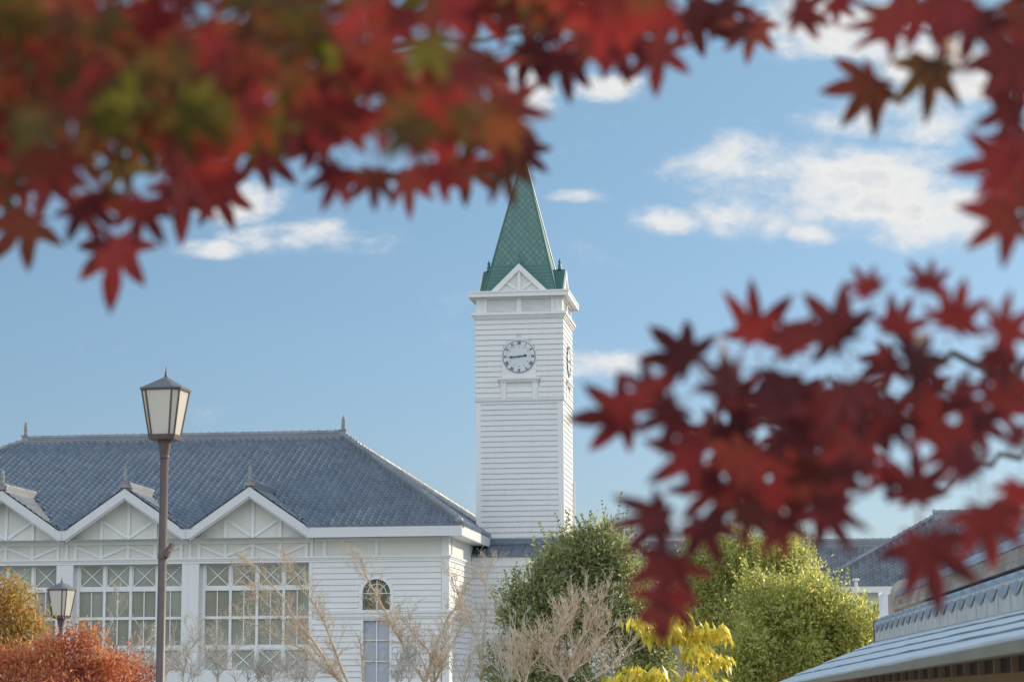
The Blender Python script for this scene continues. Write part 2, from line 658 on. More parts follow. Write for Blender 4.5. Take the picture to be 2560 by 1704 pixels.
def clap(mb, x0, x1, z0, z1, y, pitch=BOARD, depth=0.03, cut=None, z_ref=None):
    """lapped boards facing -y between z0 and z1; cut(za, zb) -> list of (xa, xb) openings"""
    zr = z0 if z_ref is None else z_ref
    k = math.floor((z0 - zr) / pitch + 1e-6)
    while zr + k * pitch < z1 - 1e-4:
        za, zb = max(z0, zr + k * pitch), min(z1, zr + (k + 1) * pitch)
        k += 1
        spans = [(x0, x1)]
        if cut:
            for (ca, cb) in cut(za, zb):
                ns = []
                for (a, b) in spans:
                    if cb <= a or ca >= b:
                        ns.append((a, b))
                    else:
                        if ca > a:
                            ns.append((a, ca))
                        if cb < b:
                            ns.append((cb, b))
                spans = ns
        full = (zb - za) / pitch
        for (a, b) in spans:
            yl, yt = y - depth, y - depth * (1 - 0.80 * full)
            g = min(0.009, (zb - za) * 0.3)
            zg = za + g
            mb.face([(a, yl, zg), (b, yl, zg), (b, yt, zb), (a, yt, zb)])
            mb.face([(a, y + .012, zg), (b, y + .012, zg), (b, yl, zg), (a, yl, zg)])
            mb.face([(a, y + .012, za), (b, y + .012, za), (b, y + .012, zg), (a, y + .012, zg)])
            mb.face([(a, y, zg), (a, yl, zg), (a, yt, zb), (a, y, zb)])
            mb.face([(b, y, zg), (b, y, zb), (b, yt, zb), (b, yl, zg)])


# ------------------------------------------------------------------ the white hall
AX = 7.5
E0 = at(1151, 1313, 69.0)
HF = Frame(E0, AX)
ZE = E0.z                       # top of the eave board
PD = math.atan(3.70 / 8.4)      # pitch of front slope
D_, DU, UL = 8.4, 5.45, -17.0
RISE = 3.70
EL = UL - DU                    # left eave corner
hall = empty('white_hall', HF, 'white timber hall with blue grey tiled hip roof and three front gables', 'building')
OV = 0.5
WY = OV                         # front wall plane


def hz(py, px=650, v=WY):
    return HF.hit_y(px, py, v).z


def hx(px, py=1450, v=WY):
    return HF.hit_y(px, py, v).x


GU = [-14.70, -10.68, -6.66]
GW, GFL = 1.90, 0.12            # half width of the gable, half width of the flat valley
ZF_T, ZF_B = ZE, ZE - 0.30
GR = 1.30
PG = math.atan(GR / GW)

# main roof, front slope
roof = MB()
sP = Vector((0, math.cos(PD), math.sin(PD)))
nP = Vector((0, -math.sin(PD), math.cos(PD)))
SL = math.hypot(D_, RISE)


def front_int(t):
    h = t * math.sin(PD)
    v = t * math.cos(PD)
    a0, a1 = EL + v * DU / D_, -v * DU / D_
    spans = [(a0, a1)]
    for gu in GU:
        w = GW - h / math.tan(PG) - 0.02
        if w > 0:
            ns = []
            for (a, b) in spans:
                lo, hi = gu - w, gu + w
                if hi <= a or lo >= b:
                    ns.append((a, b))
                else:
                    if lo > a:
                        ns.append((a, lo))
                    if hi < b:
                        ns.append((hi, b))
            spans = ns
    return spans


tile_slope(roof, (0, -0.04, ZE), (1, 0, 0), sP, nP, SL, front_int)
# right hip slope
PH = math.atan(RISE / DU)
sR = Vector((-math.cos(PH), 0, math.sin(PH)))
nR = Vector((math.sin(PH), 0, math.cos(PH)))
SR = math.hypot(DU, RISE)


def right_int(t):
    k = t * math.cos(PH) / DU
    return [(k * D_, 2 * D_ - k * D_)]


tile_slope(roof, (0.04, 0, ZE), (0, 1, 0), sR, nR, SR, right_int)
roof_o = roof.build('roof', M_TILE, hall, True)
# plain left and back slopes (never seen from the front)
bk = MB()
za, zr = ZE + 0.01, ZE + RISE
bk.face([(EL, 2 * D_, za), (EL, 0, za), (UL, D_, zr)])
bk.face([(0, 2 * D_, za), (EL, 2 * D_, za), (UL, D_, zr), (-DU, D_, zr)])
# underlay below the pantiles
bk.face([(0, 0, za - .05), (0, 2 * D_, za - .05), (-DU, D_, zr - .05)])
lo = 2.2
f0 = lo / D_
bk.face([(EL + lo * DU / D_, lo, ZE + RISE * f0 - .03), (-lo * DU / D_, lo, ZE + RISE * f0 - .03), (-DU, D_, zr - .03), (UL, D_, zr - .03)])
bk.build('rear_roof', M_TILE, hall)
rg = MB()
ridge_run(rg, (UL, D_, zr), (-DU, D_, zr), 0.34, 0.2, 0.10)
rg.build('ridge_cap', M_RIDGE, roof_o)
for (a, b) in (((-DU, D_, zr - .03), (-0.02, 0.02, ZE + .05)), ((-DU, D_, zr - .03), (-0.02, 2 * D_, ZE + .05)), ((UL, D_, zr - .03), (EL, 0, ZE + .05))):
    h = MB()
    ridge_run(h, a, b, 0.30, 0.15, 0.09)
    h.build('hip_ridge', M_RIDGE, roof_o)
# end tile at the front hip corner
oc = MB()
oc.M = Matrix.Translation((-0.05, 0.02, ZE + 0.16)) @ Matrix.Rotation(rad(-45), 4, 'Z')
oc.lathe([(0.05, -.09), (0.13, -.06), (0.15, .02), (0.10, .10), (0.03, .15)], 10)
oc.build('corner_tile', M_RIDGE, hall, smooth=True)


def finial_mb(c, zb, h, r, ped):
    m = MB()
    m.box((c[0] - ped, c[1] - ped, zb), (c[0] + ped, c[1] + ped, zb + h * 0.24))
    m.box((c[0] - ped * 1.2, c[1] - ped * 1.2, zb + h * 0.24), (c[0] + ped * 1.2, c[1] + ped * 1.2, zb + h * 0.29))
    z = zb + h * 0.29
    H = h * 0.71
    m.lathe([(r * .8, z), (r, z + H * .06), (r * .92, z + H * .3), (r * 1.02, z + H * .34), (r * .9, z + H * .5), (r * .9, z + H * .62), (r * .7, z + H * .8), (r * .25, z + H * .95), (0.005, z + H)], 12, c)
    return m


for ux in (UL, -DU):
    finial_mb((ux, D_), zr + 0.1, 0.72, 0.075, 0.11).build('finial', M_STONE, hall)

# gables: pediment wall, timbers, barge boards, small tile roof
GZ0 = ZE                         # tile level at the eave
for gi, gu in enumerate(GU):
    ga = MB()
    zt = ZF_B + GR
    ga.prism([(gu - GW - .06, ZF_B - .02), (gu + GW + .06, ZF_B - .02), (gu, zt + .035)], WY - .003, WY + 0.08)
    gable = ga.build('gable', M_PANEL_WALL, hall)
    # barge boards follow the rake
    bb = MB()
    for sgn in (-1, 1):
        pts = [(gu + sgn * (GW + GFL), ZF_T), (gu + sgn * (GW + GFL), ZF_B), (gu + sgn * GW, ZF_B), (gu, ZF_B + GR), (gu, ZF_T + GR), (gu + sgn * (GW), ZF_T)]
        if sgn > 0:
            pts = pts[::-1]
        # split to convex pieces
        bb.prism([pts[i] for i in ((0, 1, 2, 5) if sgn < 0 else (0, 3, 4, 5))], -0.05, 0.03)
        if sgn < 0:
            bb.prism([pts[5], pts[2], pts[3], pts[4]], -0.05, 0.03)
        else:
            bb.prism([pts[1], pts[2], pts[3], pts[0]], -0.05, 0.03)
        # inner moulding, a little behind
        q0, q1 = Vector((gu + sgn * GW, ZF_B)), Vector((gu, ZF_B + GR))
        nn = Vector((0, -0.06))
        bb.prism([q0 + nn, q1 + nn, q1, q0] if sgn < 0 else [q1 + nn, q0 + nn, q0, q1], 0.0, 0.06)
    bb.build('barge_board', M_FASCIA, gable)
    so = MB()
    for sgn in (-1, 1):
        so.face([(gu + sgn * GW, 0.03, ZF_B + .03), (gu, 0.03, ZF_B + GR + .03), (gu, WY, ZF_B + GR + .03), (gu + sgn * GW, WY, ZF_B + .03)])
    so.build('soffit', M_WHITE, gable)
    tl = MB()
    y0, y1 = WY - 0.055, WY + 0.02
    w = 0.10
    rk = lambda x: ZF_B + GR * (1 - abs(x - gu) / GW) - 0.03
    zb_ = ZF_B - 0.17
    zt_ = ZF_B + 0.04
    tl.box((gu - w / 2, y0, zt_), (gu + w / 2, y1, rk(gu) - .05))
    for dx in (-0.88, 0.88):
        tl.box((gu + dx - w / 2, y0, zt_), (gu + dx + w / 2, y1, rk(gu + dx) - .05))
    sg = 0.78
    for sgn in (-1, 1):
        tl.bar((gu + sgn * 0.82, rk(gu + .82) - .1), (gu + sgn * 0.06, zt_ + .07), 0.085, y0 + .006, y1)
    tl.build('timber', M_TRIM, gable)
    # tile roof on the gable
    gt = MB()
    for sgn in (-1, 1):
        e = Vector((0, 1, 0))
        s = Vector((-sgn * math.cos(PG), 0, math.sin(PG)))
        n = Vector((sgn * math.sin(PG), 0, math.cos(PG)))
        S = math.hypot(GW, GR)

        def gi_(t, S=S):
            return [(0.0, 0.06 + (t * math.sin(PG)) / math.tan(PD) + 0.12)]
        tile_slope(gt, (gu + sgn * GW, -0.07, GZ0 + .0), e, s, n, S, gi_, p=0.23, c=0.22, amp=0.03, lip=0.035)
    gr_o = gt.build('gable_roof', M_RIDGE, gable, True)
    gg_ = MB()
    ridge_run(gg_, (gu, -0.02, GZ0 + GR + .02), (gu, GR / math.tan(PD) + .1, GZ0 + GR + .02), 0.24, 0.15, 0.075, 0.26)
    gg_.build('ridge_cap', M_RIDGE, gr_o)
    fm = finial_mb((gu, 0.0), GZ0 + GR + 0.03, 0.66, 0.065, 0.10)
    fm.M = Matrix.Translation((gu, 0, GZ0 + GR + .1))
    for sgn in (-1, 1):
        fm.box((sgn * .12 - .05, -.06, -.08), (sgn * .12 + .05, .06, .06))
    fm.build('finial', M_STONE, gable)

# eave board: right of the gables, left of them, and along the right side
fa = MB()
xr = GU[2] + GW + GFL
fa.box((xr + .002, -0.05, ZF_B), (0.05, 0.03, ZF_T))
fa.box((EL, -0.05, ZF_B), (GU[0] - GW - GFL - .002, 0.03, ZF_T))
fa.box((-0.03, 0.032, ZF_B + .002), (0.05, 2 * D_, ZF_T - .002))
split_build(fa, 'eave_board', M_FASCIA, hall)
gut = MB()
gut.box((xr - .1, -0.075, ZF_B - 0.012), (0.07, -0.052, ZF_B + 0.028))
gut.build('drip_edge', M_FASCIA, hall)
sf = MB()
sf.face([(EL, 0.03, ZF_B + .02), (0, 0.03, ZF_B + .02), (0, WY + .1, ZF_B + .02), (EL, WY + .1, ZF_B + .02)][::-1])
sf.face([(-OV - .1, WY + .1, ZF_B + .02), (-0.03, WY + .1, ZF_B + .02), (-0.03, 2 * D_, ZF_B + .02), (-OV - .1, 2 * D_, ZF_B + .02)][::-1])
sf.build('soffit', M_WHITE, hall)

# front wall: frieze, cornice, pilasters, siding
WX1 = -0.46                      # right wall corner
z_fr = ZF_B + 0.03
z_ct, z_cb = hz(1391.5), hz(1406)
z_bt, z_bb = hz(1528, 900), hz(1545, 900)
bayx = [(hx(497.5), hx(773)), (hx(183), hx(455)), (hx(183) - 4.02, hx(141.5))]
wall = MB()
fz = MB()
fz.box((EL + OV, WY, z_cb), (WX1, WY + 0.1, z_fr))
fz.build('frieze', M_PANEL_WALL, hall)
cz0 = 0.0
xs0 = hx(781)
wx0, wx1 = hx(903, 1600), hx(978.5, 1600)
ax0, ax1 = hx(903, 1500), hx(979, 1500)
a_c, a_r = (ax0 + ax1) / 2, (ax1 - ax0) / 2
a_spring, a_bot = hz(1482, 940), hz(1523, 940)


def cut(za, zb):
    out = []
    if za < a_spring + a_r and zb > a_bot:
        zz = max(za - a_spring, 0)
        out.append((a_c - math.sqrt(max(a_r * a_r - min(zz, a_r) ** 2, 0)), a_c + math.sqrt(max(a_r * a_r - min(zz, a_r) ** 2, 0))))
    if za < z_bb:
        out.append((wx0, wx1))
    return out


clap(wall, xs0, WX1 - .21, z_bt, z_cb, WY, cut=cut, z_ref=z_cb)
clap(wall, xs0, WX1 - .21, 0.0, z_bb, WY, cut=cut, z_ref=z_bb)
# backing behind siding with the openings left free
for (xa, xb, za, zb) in ((xs0, wx0 - .02, 0, z_cb), (wx1 + .02, WX1, 0, z_cb), (wx0 - .02, wx1 + .02, a_spring + a_r, z_cb), (wx0 - .02, wx1 + .02, z_bb, a_bot)):
    wall.box((xa, WY + 0.015, za), (xb, WY + 0.1, zb))
for sg in (-1, 1):   # spandrels either side of the arch
    N = 8
    for k in range(N):
        t0, t1 = math.pi / 2 * k / N, math.pi / 2 * (k + 1) / N
        wall.face([(a_c + sg * a_r * math.cos(t), WY + .004, a_spring + a_r * math.sin(t)) for t in (t0, t1)] + [(a_c + sg * (a_r + .02), WY + .004, a_spring + a_r * math.sin(t)) for t in (t1, t0)])
# below the big windows
wall.box((EL + OV, WY + .02, 0), (xs0 - .001, WY + .12, hz(1679)))
# return of the wall at the right side
wall_o = wall.build('wall', M_WHITE, hall)
side = MB()
side.M = Matrix.Translation((WX1, 0, 0)) @ Matrix.Rotation(rad(90), 4, 'Z')
clap(side, WY + .21, 2 * D_ - .5, z_bt, z_cb, 0, z_ref=z_cb)
clap(side, WY + .21, 2 * D_ - .5, 0.0, z_bb, 0, z_ref=z_bb)
side.box((WY + .11, 0.016, 0), (2 * D_ - .5, .1, z_cb))
side.box((WY + .11, 0.003, z_cb + .001), (2 * D_ - .5, .1, z_fr))
side.build('side_wall', M_WHITE, hall)
rear = MB()
rear.box((EL + OV, 2 * D_ - .6, 0), (WX1 - .1, 2 * D_ - .5, z_fr))
rear.box((EL + OV, WY + .12, 0), (EL + OV + .1, 2 * D_ - .6, z_fr))
rear.build('rear_wall', M_WHITE, hall)
cb = MB()
cb.box((WX1 - .20, WY - .035, 0), (WX1 + .035, WY + .002, z_cb - .002))
cb.box((WX1 + .0025, WY + .004, 0), (WX1 + .035, WY + .20, z_cb - .002))
cb.box((WX1 - .20, WY - .035, z_ct + .001), (WX1 + .03, WY - .001, z_fr - .02))
cb.box((WX1 + .0025, WY + .001, z_ct + .001), (WX1 + .03, WY + .20, z_fr - .02))
cb.box((WX1 + .0025, WY + .62, z_ct + .001), (WX1 + .03, WY + .72, z_fr - .02))
cb.build('corner_board', M_TRIM, hall)
co = MB()
for (pr, za, zb) in ((0.10, z_ct - .055, z_ct), (0.07, z_ct - .105, z_ct - .057), (0.045, z_cb, z_ct - .107)):
    co.box((EL + OV, WY - pr, za), (WX1 + pr, WY - .003, zb))
    co.box((WX1 + .002, WY - .002, za + .001), (WX1 + pr, 2 * D_ - .5, zb - .001))
co.build('cornice', M_TRIM, hall)
be = MB()
for (pr, za, zb) in ((0.09, z_bt - .05, z_bt), (0.06, z_bb + .05, z_bt - .052), (0.04, z_bb, z_bb + .048)):
    be.box((xs0 + .1, WY - pr, za), (WX1 + pr, WY + .001, zb))
    be.box((WX1 + .002, WY + .002, za + .001), (WX1 + pr, 2 * D_ - .5, zb - .001))
be.build('belt_course', M_TRIM, hall)

# frieze timbers
ft = MB()
y0, y1 = WY - 0.05, WY - .002
zt1, zb1 = ZF_B - 0.0, z_ct + .002
for gu in GU:
    ft.box((gu - GW - .05, y0 - .004, ZF_B - .135), (gu + GW + .05, y1, ZF_B + .05))
    zt2 = ZF_B - .137
    xs = [gu - 1.72, gu - 0.88, gu, gu + 0.88, gu + 1.72]
    for x in xs:
        ft.box((x - .05, y0, zb1), (x + .05, y1, zt2))
    for k, (xa, xb) in enumerate(zip(xs, xs[1:])):
        za, zb = (zt2 - .05, zb1 + .05) if k % 2 == 0 else (zb1 + .05, zt2 - .05)
        ft.bar((xa + .04, za), (xb - .04, zb), 0.085, y0 + .006, y1)
for gu in (GU[0] + 2.01, GU[1] + 2.01):
    ft.box((gu - .045, y0, zb1), (gu + .045, y1, zt1 + .05))
for px in (795.5, 942, 812):
    x = hx(px, 1370)
    if px != 795.5:
        ft.box((x - .055, y0, zb1), (x + .055, y1, zt1))
x = hx(781, 1370)
ft.box((x - .06, y0 - .002, zb1), (x + .03, y1, zt1))
ft.box((xr - .02, y0 + .004, zt1 - .10), (WX1 - .21, y1, zt1))
ft.build('frieze_timber', M_TRIM, hall)

# pilasters
for (xa, xb) in ((hx(141.5), hx(183)), (hx(455), hx(497.5)), (hx(141.5) - 4.02, hx(183) - 4.02)):
    p = MB()
    p.box((xa, WY - .03, 0), (xb, WY + 0.42, z_cb - .002))
    p.box((xa - .03, WY - .05, 0), (xb + .03, WY - .032, 1.2))
    p.build('pilaster', M_WHITE, hall)
cs = MB()
cs.box((hx(773), WY - .03, 0), (hx(781), WY + 0.42, z_cb - .002))
cs.build('window_casing', M_TRIM, hall)

WR = WY + 0.26                   # window plane


def big_window(xa, xb):
    fr = MB()
    t = 0.055
    rowz = [(hz(1406.5), hz(1464)), (hz(1473.5), hz(1538)), (hz(1545), hz(1610)), (hz(1620.5), hz(1676))]
    ztop, zbot = z_cb + .02, hz(1679)
    xa2 = xa + 0.11
    cw = (xb - xa2) / 4
    # outer frame and transoms
    fr.box((xa, WR - .03, zbot), (xa2 - .03, WR + .05, ztop))
    for (ra, rb) in zip(rowz, rowz[1:]):
        fr.box((xa2, WR - .055, rb[0]), (xb, WR + .03, ra[1]))
    fr.box((xa2, WR - .05, zbot - .04), (xb, WR + .03, rowz[3][1]))
    fr.box((xa - .001, WR - .14, zbot - .09), (xb, WR + .03, zbot - .041))
    fr.box((xa2, WR - .045, rowz[0][0] - .02), (xb, WR + .03, ztop))
    for k in range(5):
        x = xa2 + cw * k
        fr.box((x - .04, WR - .07, zbot), (x + .04, WR + .03, ztop - .001))
    for k in range(4):
        x0, x1 = xa2 + cw * k + .041, xa2 + cw * (k + 1) - .041
        for r in (0, 3):
            zt, zb = rowz[r]
            # sash frame
            for (p, q) in (((x0, zb), (x0, zt)), ((x1, zb), (x1, zt)), ((x0, zb), (x1, zb)), ((x0, zt), (x1, zt))):
                a = (min(p[0], q[0]) - .0, WR - .035, min(p[1], q[1]))
                if p[0] == q[0]:
                    s = 1 if p[0] == x0 else -1
                    fr.box((p[0], WR - .035, zb + .036), (p[0] + s * .035, WR + .01, zt - .036))
                else:
                    s = 1 if p[1] == zb else -1
                    fr.box((x0, WR - .036, p[1]), (x1, WR + .01, p[1] + s * .035))
            fr.bar((x0 + .03, zb + .03), (x1 - .03, zt - .03), 0.03, WR - .02, WR + .012)
            fr.bar((x0 + .03, zt - .03), (x1 - .03, zb + .03), 0.03, WR - .016, WR + .014)
        for r in (1, 2):
            zt, zb = rowz[r]
            xm = (x0 + x1) / 2
            fr.box((xm - .016, WR - .03, zb), (xm + .016, WR + .012, zt))
    w = fr.build('window', M_TRIM, hall)
    gl = MB()
    gl.face([(xa, WR + .015, zbot - .04), (xb, WR + .015, zbot - .04), (xb, WR + .015, ztop), (xa, WR + .015, ztop)])
    gl.build('pane', M_GLASS, w)


for (xa, xb) in bayx:
    big_window(xa, xb)

# arched window
ar = MB()
N = 20
ri, ro = a_r - .04, a_r + .07
ang = [math.pi * k / N for k in range(N + 1)]
for k in range(N):
    t0, t1 = ang[k], ang[k + 1]
    P = lambda r, t, y: (a_c + r * math.cos(t), y, a_spring + r * math.sin(t))
    ar.face([P(ri, t0, WY - .04), P(ro, t0, WY - .04), P(ro, t1, WY - .04), P(ri, t1, WY - .04)])
    ar.face([P(ro, t0, WY - .04), P(ro, t0, WY + .0), P(ro, t1, WY + .0), P(ro, t1, WY - .04)])
    ar.face([P(ri, t1, WY - .04), P(ri, t1, WY + .12), P(ri, t0, WY + .12), P(ri, t0, WY - .04)])
    t0b, t1b = t0, t1
    ar.face([P(ri - .16, t0, WY + .09), P(ri - .135, t0, WY + .09), P(ri - .135, t1, WY + .09), P(ri - .16, t1, WY + .09)])
for sg in (-1, 1):
    ar.box((a_c + sg * ri, WY - .04, a_bot), (a_c + sg * ro, WY + .1, a_spring))
ar.box((a_c - ro - .03, WY - .08, a_bot - .06), (a_c + ro + .03, WY + .08, a_bot))
ar.box((a_c - .017, WY + .085, a_bot), (a_c + .017, WY + .115, a_spring + ri - .01))
for t in (45, 135):
    c_, s_ = math.cos(rad(t)), math.sin(rad(t))
    ar.bar((a_c + c_ * .03, a_spring + s_ * .03), (a_c + c_ * (ri - .01), a_spring + s_ * (ri - .01)), .024, WY + .088, WY + .112)
ar.box((a_c - ri, WY + .087, a_spring - .012), (a_c + ri, WY + .113, a_spring + .012))
aw = ar.build('arched_window', M_TRIM, hall)
pg = MB()
pts = [(a_c + ri * math.cos(t), WY + .118, a_spring + ri * math.sin(t)) for t in ang]
pg.face([(a_c + ri, WY + .118, a_bot)] + pts + [(a_c - ri, WY + .118, a_bot)])
pg.build('pane', M_DARKGLASS, aw)

# window with a drawn blind
bw = MB()
zt = z_bb - .002
for (xa, xb) in ((wx0, wx0 + .06), (wx1 - .06, wx1)):
    bw.box((xa, WY - .03, 0.9), (xb, WY + .09, zt))
bw.box((wx0 + .06, WY + .0, zt - .06), (wx1 - .06, WY + .09, zt))
xm = (wx0 + wx1) / 2
bw.box((xm - .018, WY + .06, 0.9), (xm + .018, WY + .10, zt - .06))
for pz in (hz(1599, 940), hz(1652, 940), hz(1705, 940)):
    bw.box((wx0 + .06, WY + .065, pz - .015), (wx1 - .06, WY + .098, pz + .015))
bw_o = bw.build('window', M_TRIM, hall)
bl = MB()
z = zt
while z > 0.9:
    bl.face([(wx0, WY + .105, z - .035), (wx1, WY + .105, z - .035), (wx1, WY + .118, z), (wx0, WY + .118, z)])
    bl.face([(wx0, WY + .118, z - .035), (wx1, WY + .118, z - .035), (wx1, WY + .105, z - .035), (wx0, WY + .105, z - .035)])
    z -= .035
bl.build('blind', M_BLIND, bw_o)

# ------------------------------------------------------------------ the clock tower
TW = 1.465
tfl = at(1192, 1340, 75.2)
U3 = HF.M @ Vector((1, 0, 0))
V3 = HF.M @ Vector((0, 1, 0))
TC = tfl + (U3 + V3) * TW
TF = Frame(TC, AX)
tower = empty('clock_tower', TF, 'tall white boarded clock tower with pointed green spire', 'tower')


def tz(py, px=1298, v=-TW):
    return TF.hit_y(px, py, v).z


Z0, Z1, Z2, Z3, Z4 = tz(1344), tz(998), tz(796.5), tz(780.5), tz(739)
ZTOP = tz(725.5, v=-TW - .25)
ZFB = tz(739.5, v=-TW - .25)
STAIN_Z0 = Z0
M_TOWER = white_paint('weathered_white_boards', (0.70, 0.705, 0.70), 0.85, Z0, Z0 + 3.4)


def face_M(k):
    return Matrix.Rotation(rad(90 * k), 4, 'Z')


core = MB()
core.box((-TW + .03, -TW + .03, 3.0), (TW - .03, TW - .03, ZTOP))
core.build('core', M_TRIM, tower)
ck = (0.0, tz(891.3), 0.555)           # clock centre and radius
PXL, PXR = -0.585, 0.585
zp0, zp1 = tz(942), tz(850)
zs0, zs1 = tz(955), tz(943)
SHX = 0.66
zb0 = Z1 + .02
for k in range(4):
    Mk = face_M(k)
    s = MB()
    s.M = Mk
    clap(s, -TW + .165, TW - .165, Z0, Z1, -TW, z_ref=Z0)
    s.build('siding', M_TOWER, tower)
    P = 0.045

    def cutc(za, zb):
        out = []
        r = ck[2] + .03
        if zb > zp0 and za < ck[1]:
            out.append((PXL, PXR))
        elif za >= ck[1] - .01 and za < ck[1] + r:
            q = math.sqrt(max(r * r - (za - ck[1]) ** 2, 0))
            out.append((-q, q))
        if zb > zs0 - .01 and za < zs1 + .01:
            out.append((-SHX - .04, SHX + .04))
        if za < zs0:
            out.append((-SHX + .03, -SHX + .22))
            out.append((SHX - .22, SHX - .03))
        return out
    s = MB()
    s.M = Mk
    clap(s, -TW - .02, TW + .02, Z1 + .0, Z2, -TW - P + .024, cut=cutc, z_ref=Z2 - 20 * BOARD)
    s.box((-TW - .03, -TW - P + .024 + .014, Z1 - .01), (TW + .03, -TW + .02, Z2))
    s.box((-TW - P - .01, -TW - P - .012, Z1 - .045), (TW + P + .01, -TW + .005, Z1 - .001))
    s.build('siding', M_WHITE, tower)
    if k in (0, 1):
        t = MB()
        t.M = Mk
        yo = -TW - P - .004
        t.box((PXL + .002, yo, zs1 + .002), (PXR - .002, -TW, ck[1]))
        r = ck[2] + .045
        N = 40
        for i in range(N):
            t0, t1 = 2 * math.pi * i / N, 2 * math.pi * (i + 1) / N
            pr = lambda q, tt, yy: (q * math.cos(tt), yy, ck[1] + q * math.sin(tt))
            t.face([pr(0, 0, yo - .002), pr(r, t0, yo - .002), pr(r, t1, yo - .002)])
            t.face([pr(r, t1, yo - .002), pr(r, t0, yo - .002), pr(r, t0, -TW), pr(r, t1, -TW)])
        # sill moulding and brackets
        t.box((-SHX - .06, yo - .09, zs0 + .09), (SHX + .06, -TW, zs1))
        t.box((-SHX - .03, yo - .06, zs0 + .045), (SHX + .03, -TW, zs0 + .088))
        t.box((-SHX - .00, yo - .035, zs0), (SHX + .00, -TW, zs0 + .043))
        for (xa, xb) in ((-SHX + .035, -SHX + .215), (SHX - .215, SHX - .035)):
            t.box((xa, yo - .01, Z1 + .002), (xb, -TW, zs0 - .001))
        clk_surround = t.build('clock_surround', M_TRIM, tower)
    # lower corner boards
    cbm = MB()
    cbm.M = Mk
    cbm.box((-TW - .018, -TW - .018, Z0), (-TW + .165, -TW + .165, Z1 - .046))
    split_build(cbm, 'corner_board', M_TRIM, tower)
    # lower moulding at the frieze
    c = MB()
    c.M = Mk
    h = Z3 - Z2
    for (pr_, za, zb) in ((0.155, Z2 + h * .55, Z3), (0.11, Z2 + h * .25, Z2 + h * .54), (0.075, Z2, Z2 + h * .24)):
        c.prism([(-TW - pr_, za), (TW + pr_, za), (TW + pr_, zb), (-TW - pr_, zb)], -TW - pr_, -TW - pr_ + .2) if k in (0, 2) else c.box((-TW - pr_ + .201, -TW - pr_, za), (TW + pr_ - .201, -TW - pr_ + .2, zb))
    c.build('string_course', M_TRIM, tower)
    # frieze louvres
    lv = MB()
    lv.M = Mk
    zf0, zf1 = Z3, ZFB
    nL = 13
    for i in range(nL):
        za = zf0 + (zf1 - zf0) * i / nL
        zb = zf0 + (zf1 - zf0) * (i + 1) / nL
        for (xa, xb) in ((-TW + .37, -.085), (.085, TW - .37)):
            lv.face([(xa, -TW - .005, za), (xb, -TW - .005, za), (xb, -TW + .02, zb), (xa, -TW + .02, zb)])
            lv.face([(xa, -TW + .02, za), (xb, -TW + .02, za), (xb, -TW - .005, za), (xa, -TW - .005, za)])
    lv.build('louvre', M_TRIM, tower)
    po = MB()
    po.M = Mk
    po.box((-.085, -TW - .03, Z3), (.085, -TW + .04, ZFB))
    for sg in (-1, 1):
        po.box((sg * (TW - .37), -TW - .03, Z3), (sg * (TW - .245), -TW + .04, ZFB))
        if sg < 0:
            po.box((-TW - .012, -TW - .012, Z3), (-TW + .24, -TW + .24, ZFB))
    split_build(po, 'frieze_post', M_TRIM, tower)
# eaves: soffit slab and fascia
ev = MB()
O = 0.245
ev.box((-TW - O, -TW - O, ZFB), (TW + O, TW + O, ZTOP))
ev.box((-TW - O - .02, -TW - O - .02, ZTOP - .055), (TW + O + .02, TW + O + .02, ZTOP + .002))
ev.box((-TW - .07, -TW - .07, ZFB - .06), (TW + .07, TW + .07, ZFB - .002))
ev.build('cornice', M_TRIM, tower)

# spire
uvm, nt, b = new_mat('green_diamond_shingle')
tc = nd(nt, 'ShaderNodeTexCoord')
sp = nd(nt, 'ShaderNodeSeparateXYZ')
nt.links.new(tc.outputs['UV'], sp.inputs[0])
sc_ = 4.6
p1 = mth(nt, 'MULTIPLY', mth(nt, 'ADD', sp.outputs[0], mth(nt, 'MULTIPLY', sp.outputs[1], 0.85)), sc_)
p2 = mth(nt, 'MULTIPLY', mth(nt, 'SUBTRACT', sp.outputs[0], mth(nt, 'MULTIPLY', sp.outputs[1], 0.85)), sc_)
f1, f2 = mth(nt, 'FRACT', p1), mth(nt, 'FRACT', p2)
seam = mth(nt, 'MAXIMUM', mth(nt, 'LESS_THAN', f1, 0.11), mth(nt, 'GREATER_THAN', f2, 0.89))
cv = nd(nt, 'ShaderNodeCombineXYZ')
nt.links.new(mth(nt, 'FLOOR', p1), cv.inputs[0])
nt.links.new(mth(nt, 'FLOOR', p2), cv.inputs[1])
wn = nd(nt, 'ShaderNodeTexWhiteNoise', noise_dimensions='2D')
nt.links.new(cv.outputs[0], wn.inputs['Vector'])
st = noise(nt, 1.0, 4, 0.6, scaled(nt, (7, 7, 0.8)))
colr = mixc(nt, mth(nt, 'ADD', mth(nt, 'MULTIPLY', wn.outputs[0], 0.5), mth(nt, 'MULTIPLY', st, 0.5)), (0.075, 0.165, 0.145), (0.13, 0.25, 0.215))
colr = mixc(nt, mth(nt, 'MULTIPLY', seam, 0.65), colr, (0.015, 0.05, 0.045))
nt.links.new(colr, b.inputs['Base Color'])
b.inputs['Roughness'].default_value = 0.42
hgt = mth(nt, 'ADD', mth(nt, 'MULTIPLY', f1, 0.5), mth(nt, 'MULTIPLY', mth(nt, 'SUBTRACT', 1.0, f2), 0.5))
bump(nt, b, hgt, 0.6, 0.03)
M_SHINGLE = uvm
bnd, nt, b = new_mat('green_banded_metal')
tc = nd(nt, 'ShaderNodeTexCoord')
sp = nd(nt, 'ShaderNodeSeparateXYZ')
nt.links.new(tc.outputs['Object'], sp.inputs[0])
fr_ = mth(nt, 'FRACT', mth(nt, 'DIVIDE', sp.outputs[2], 0.125))
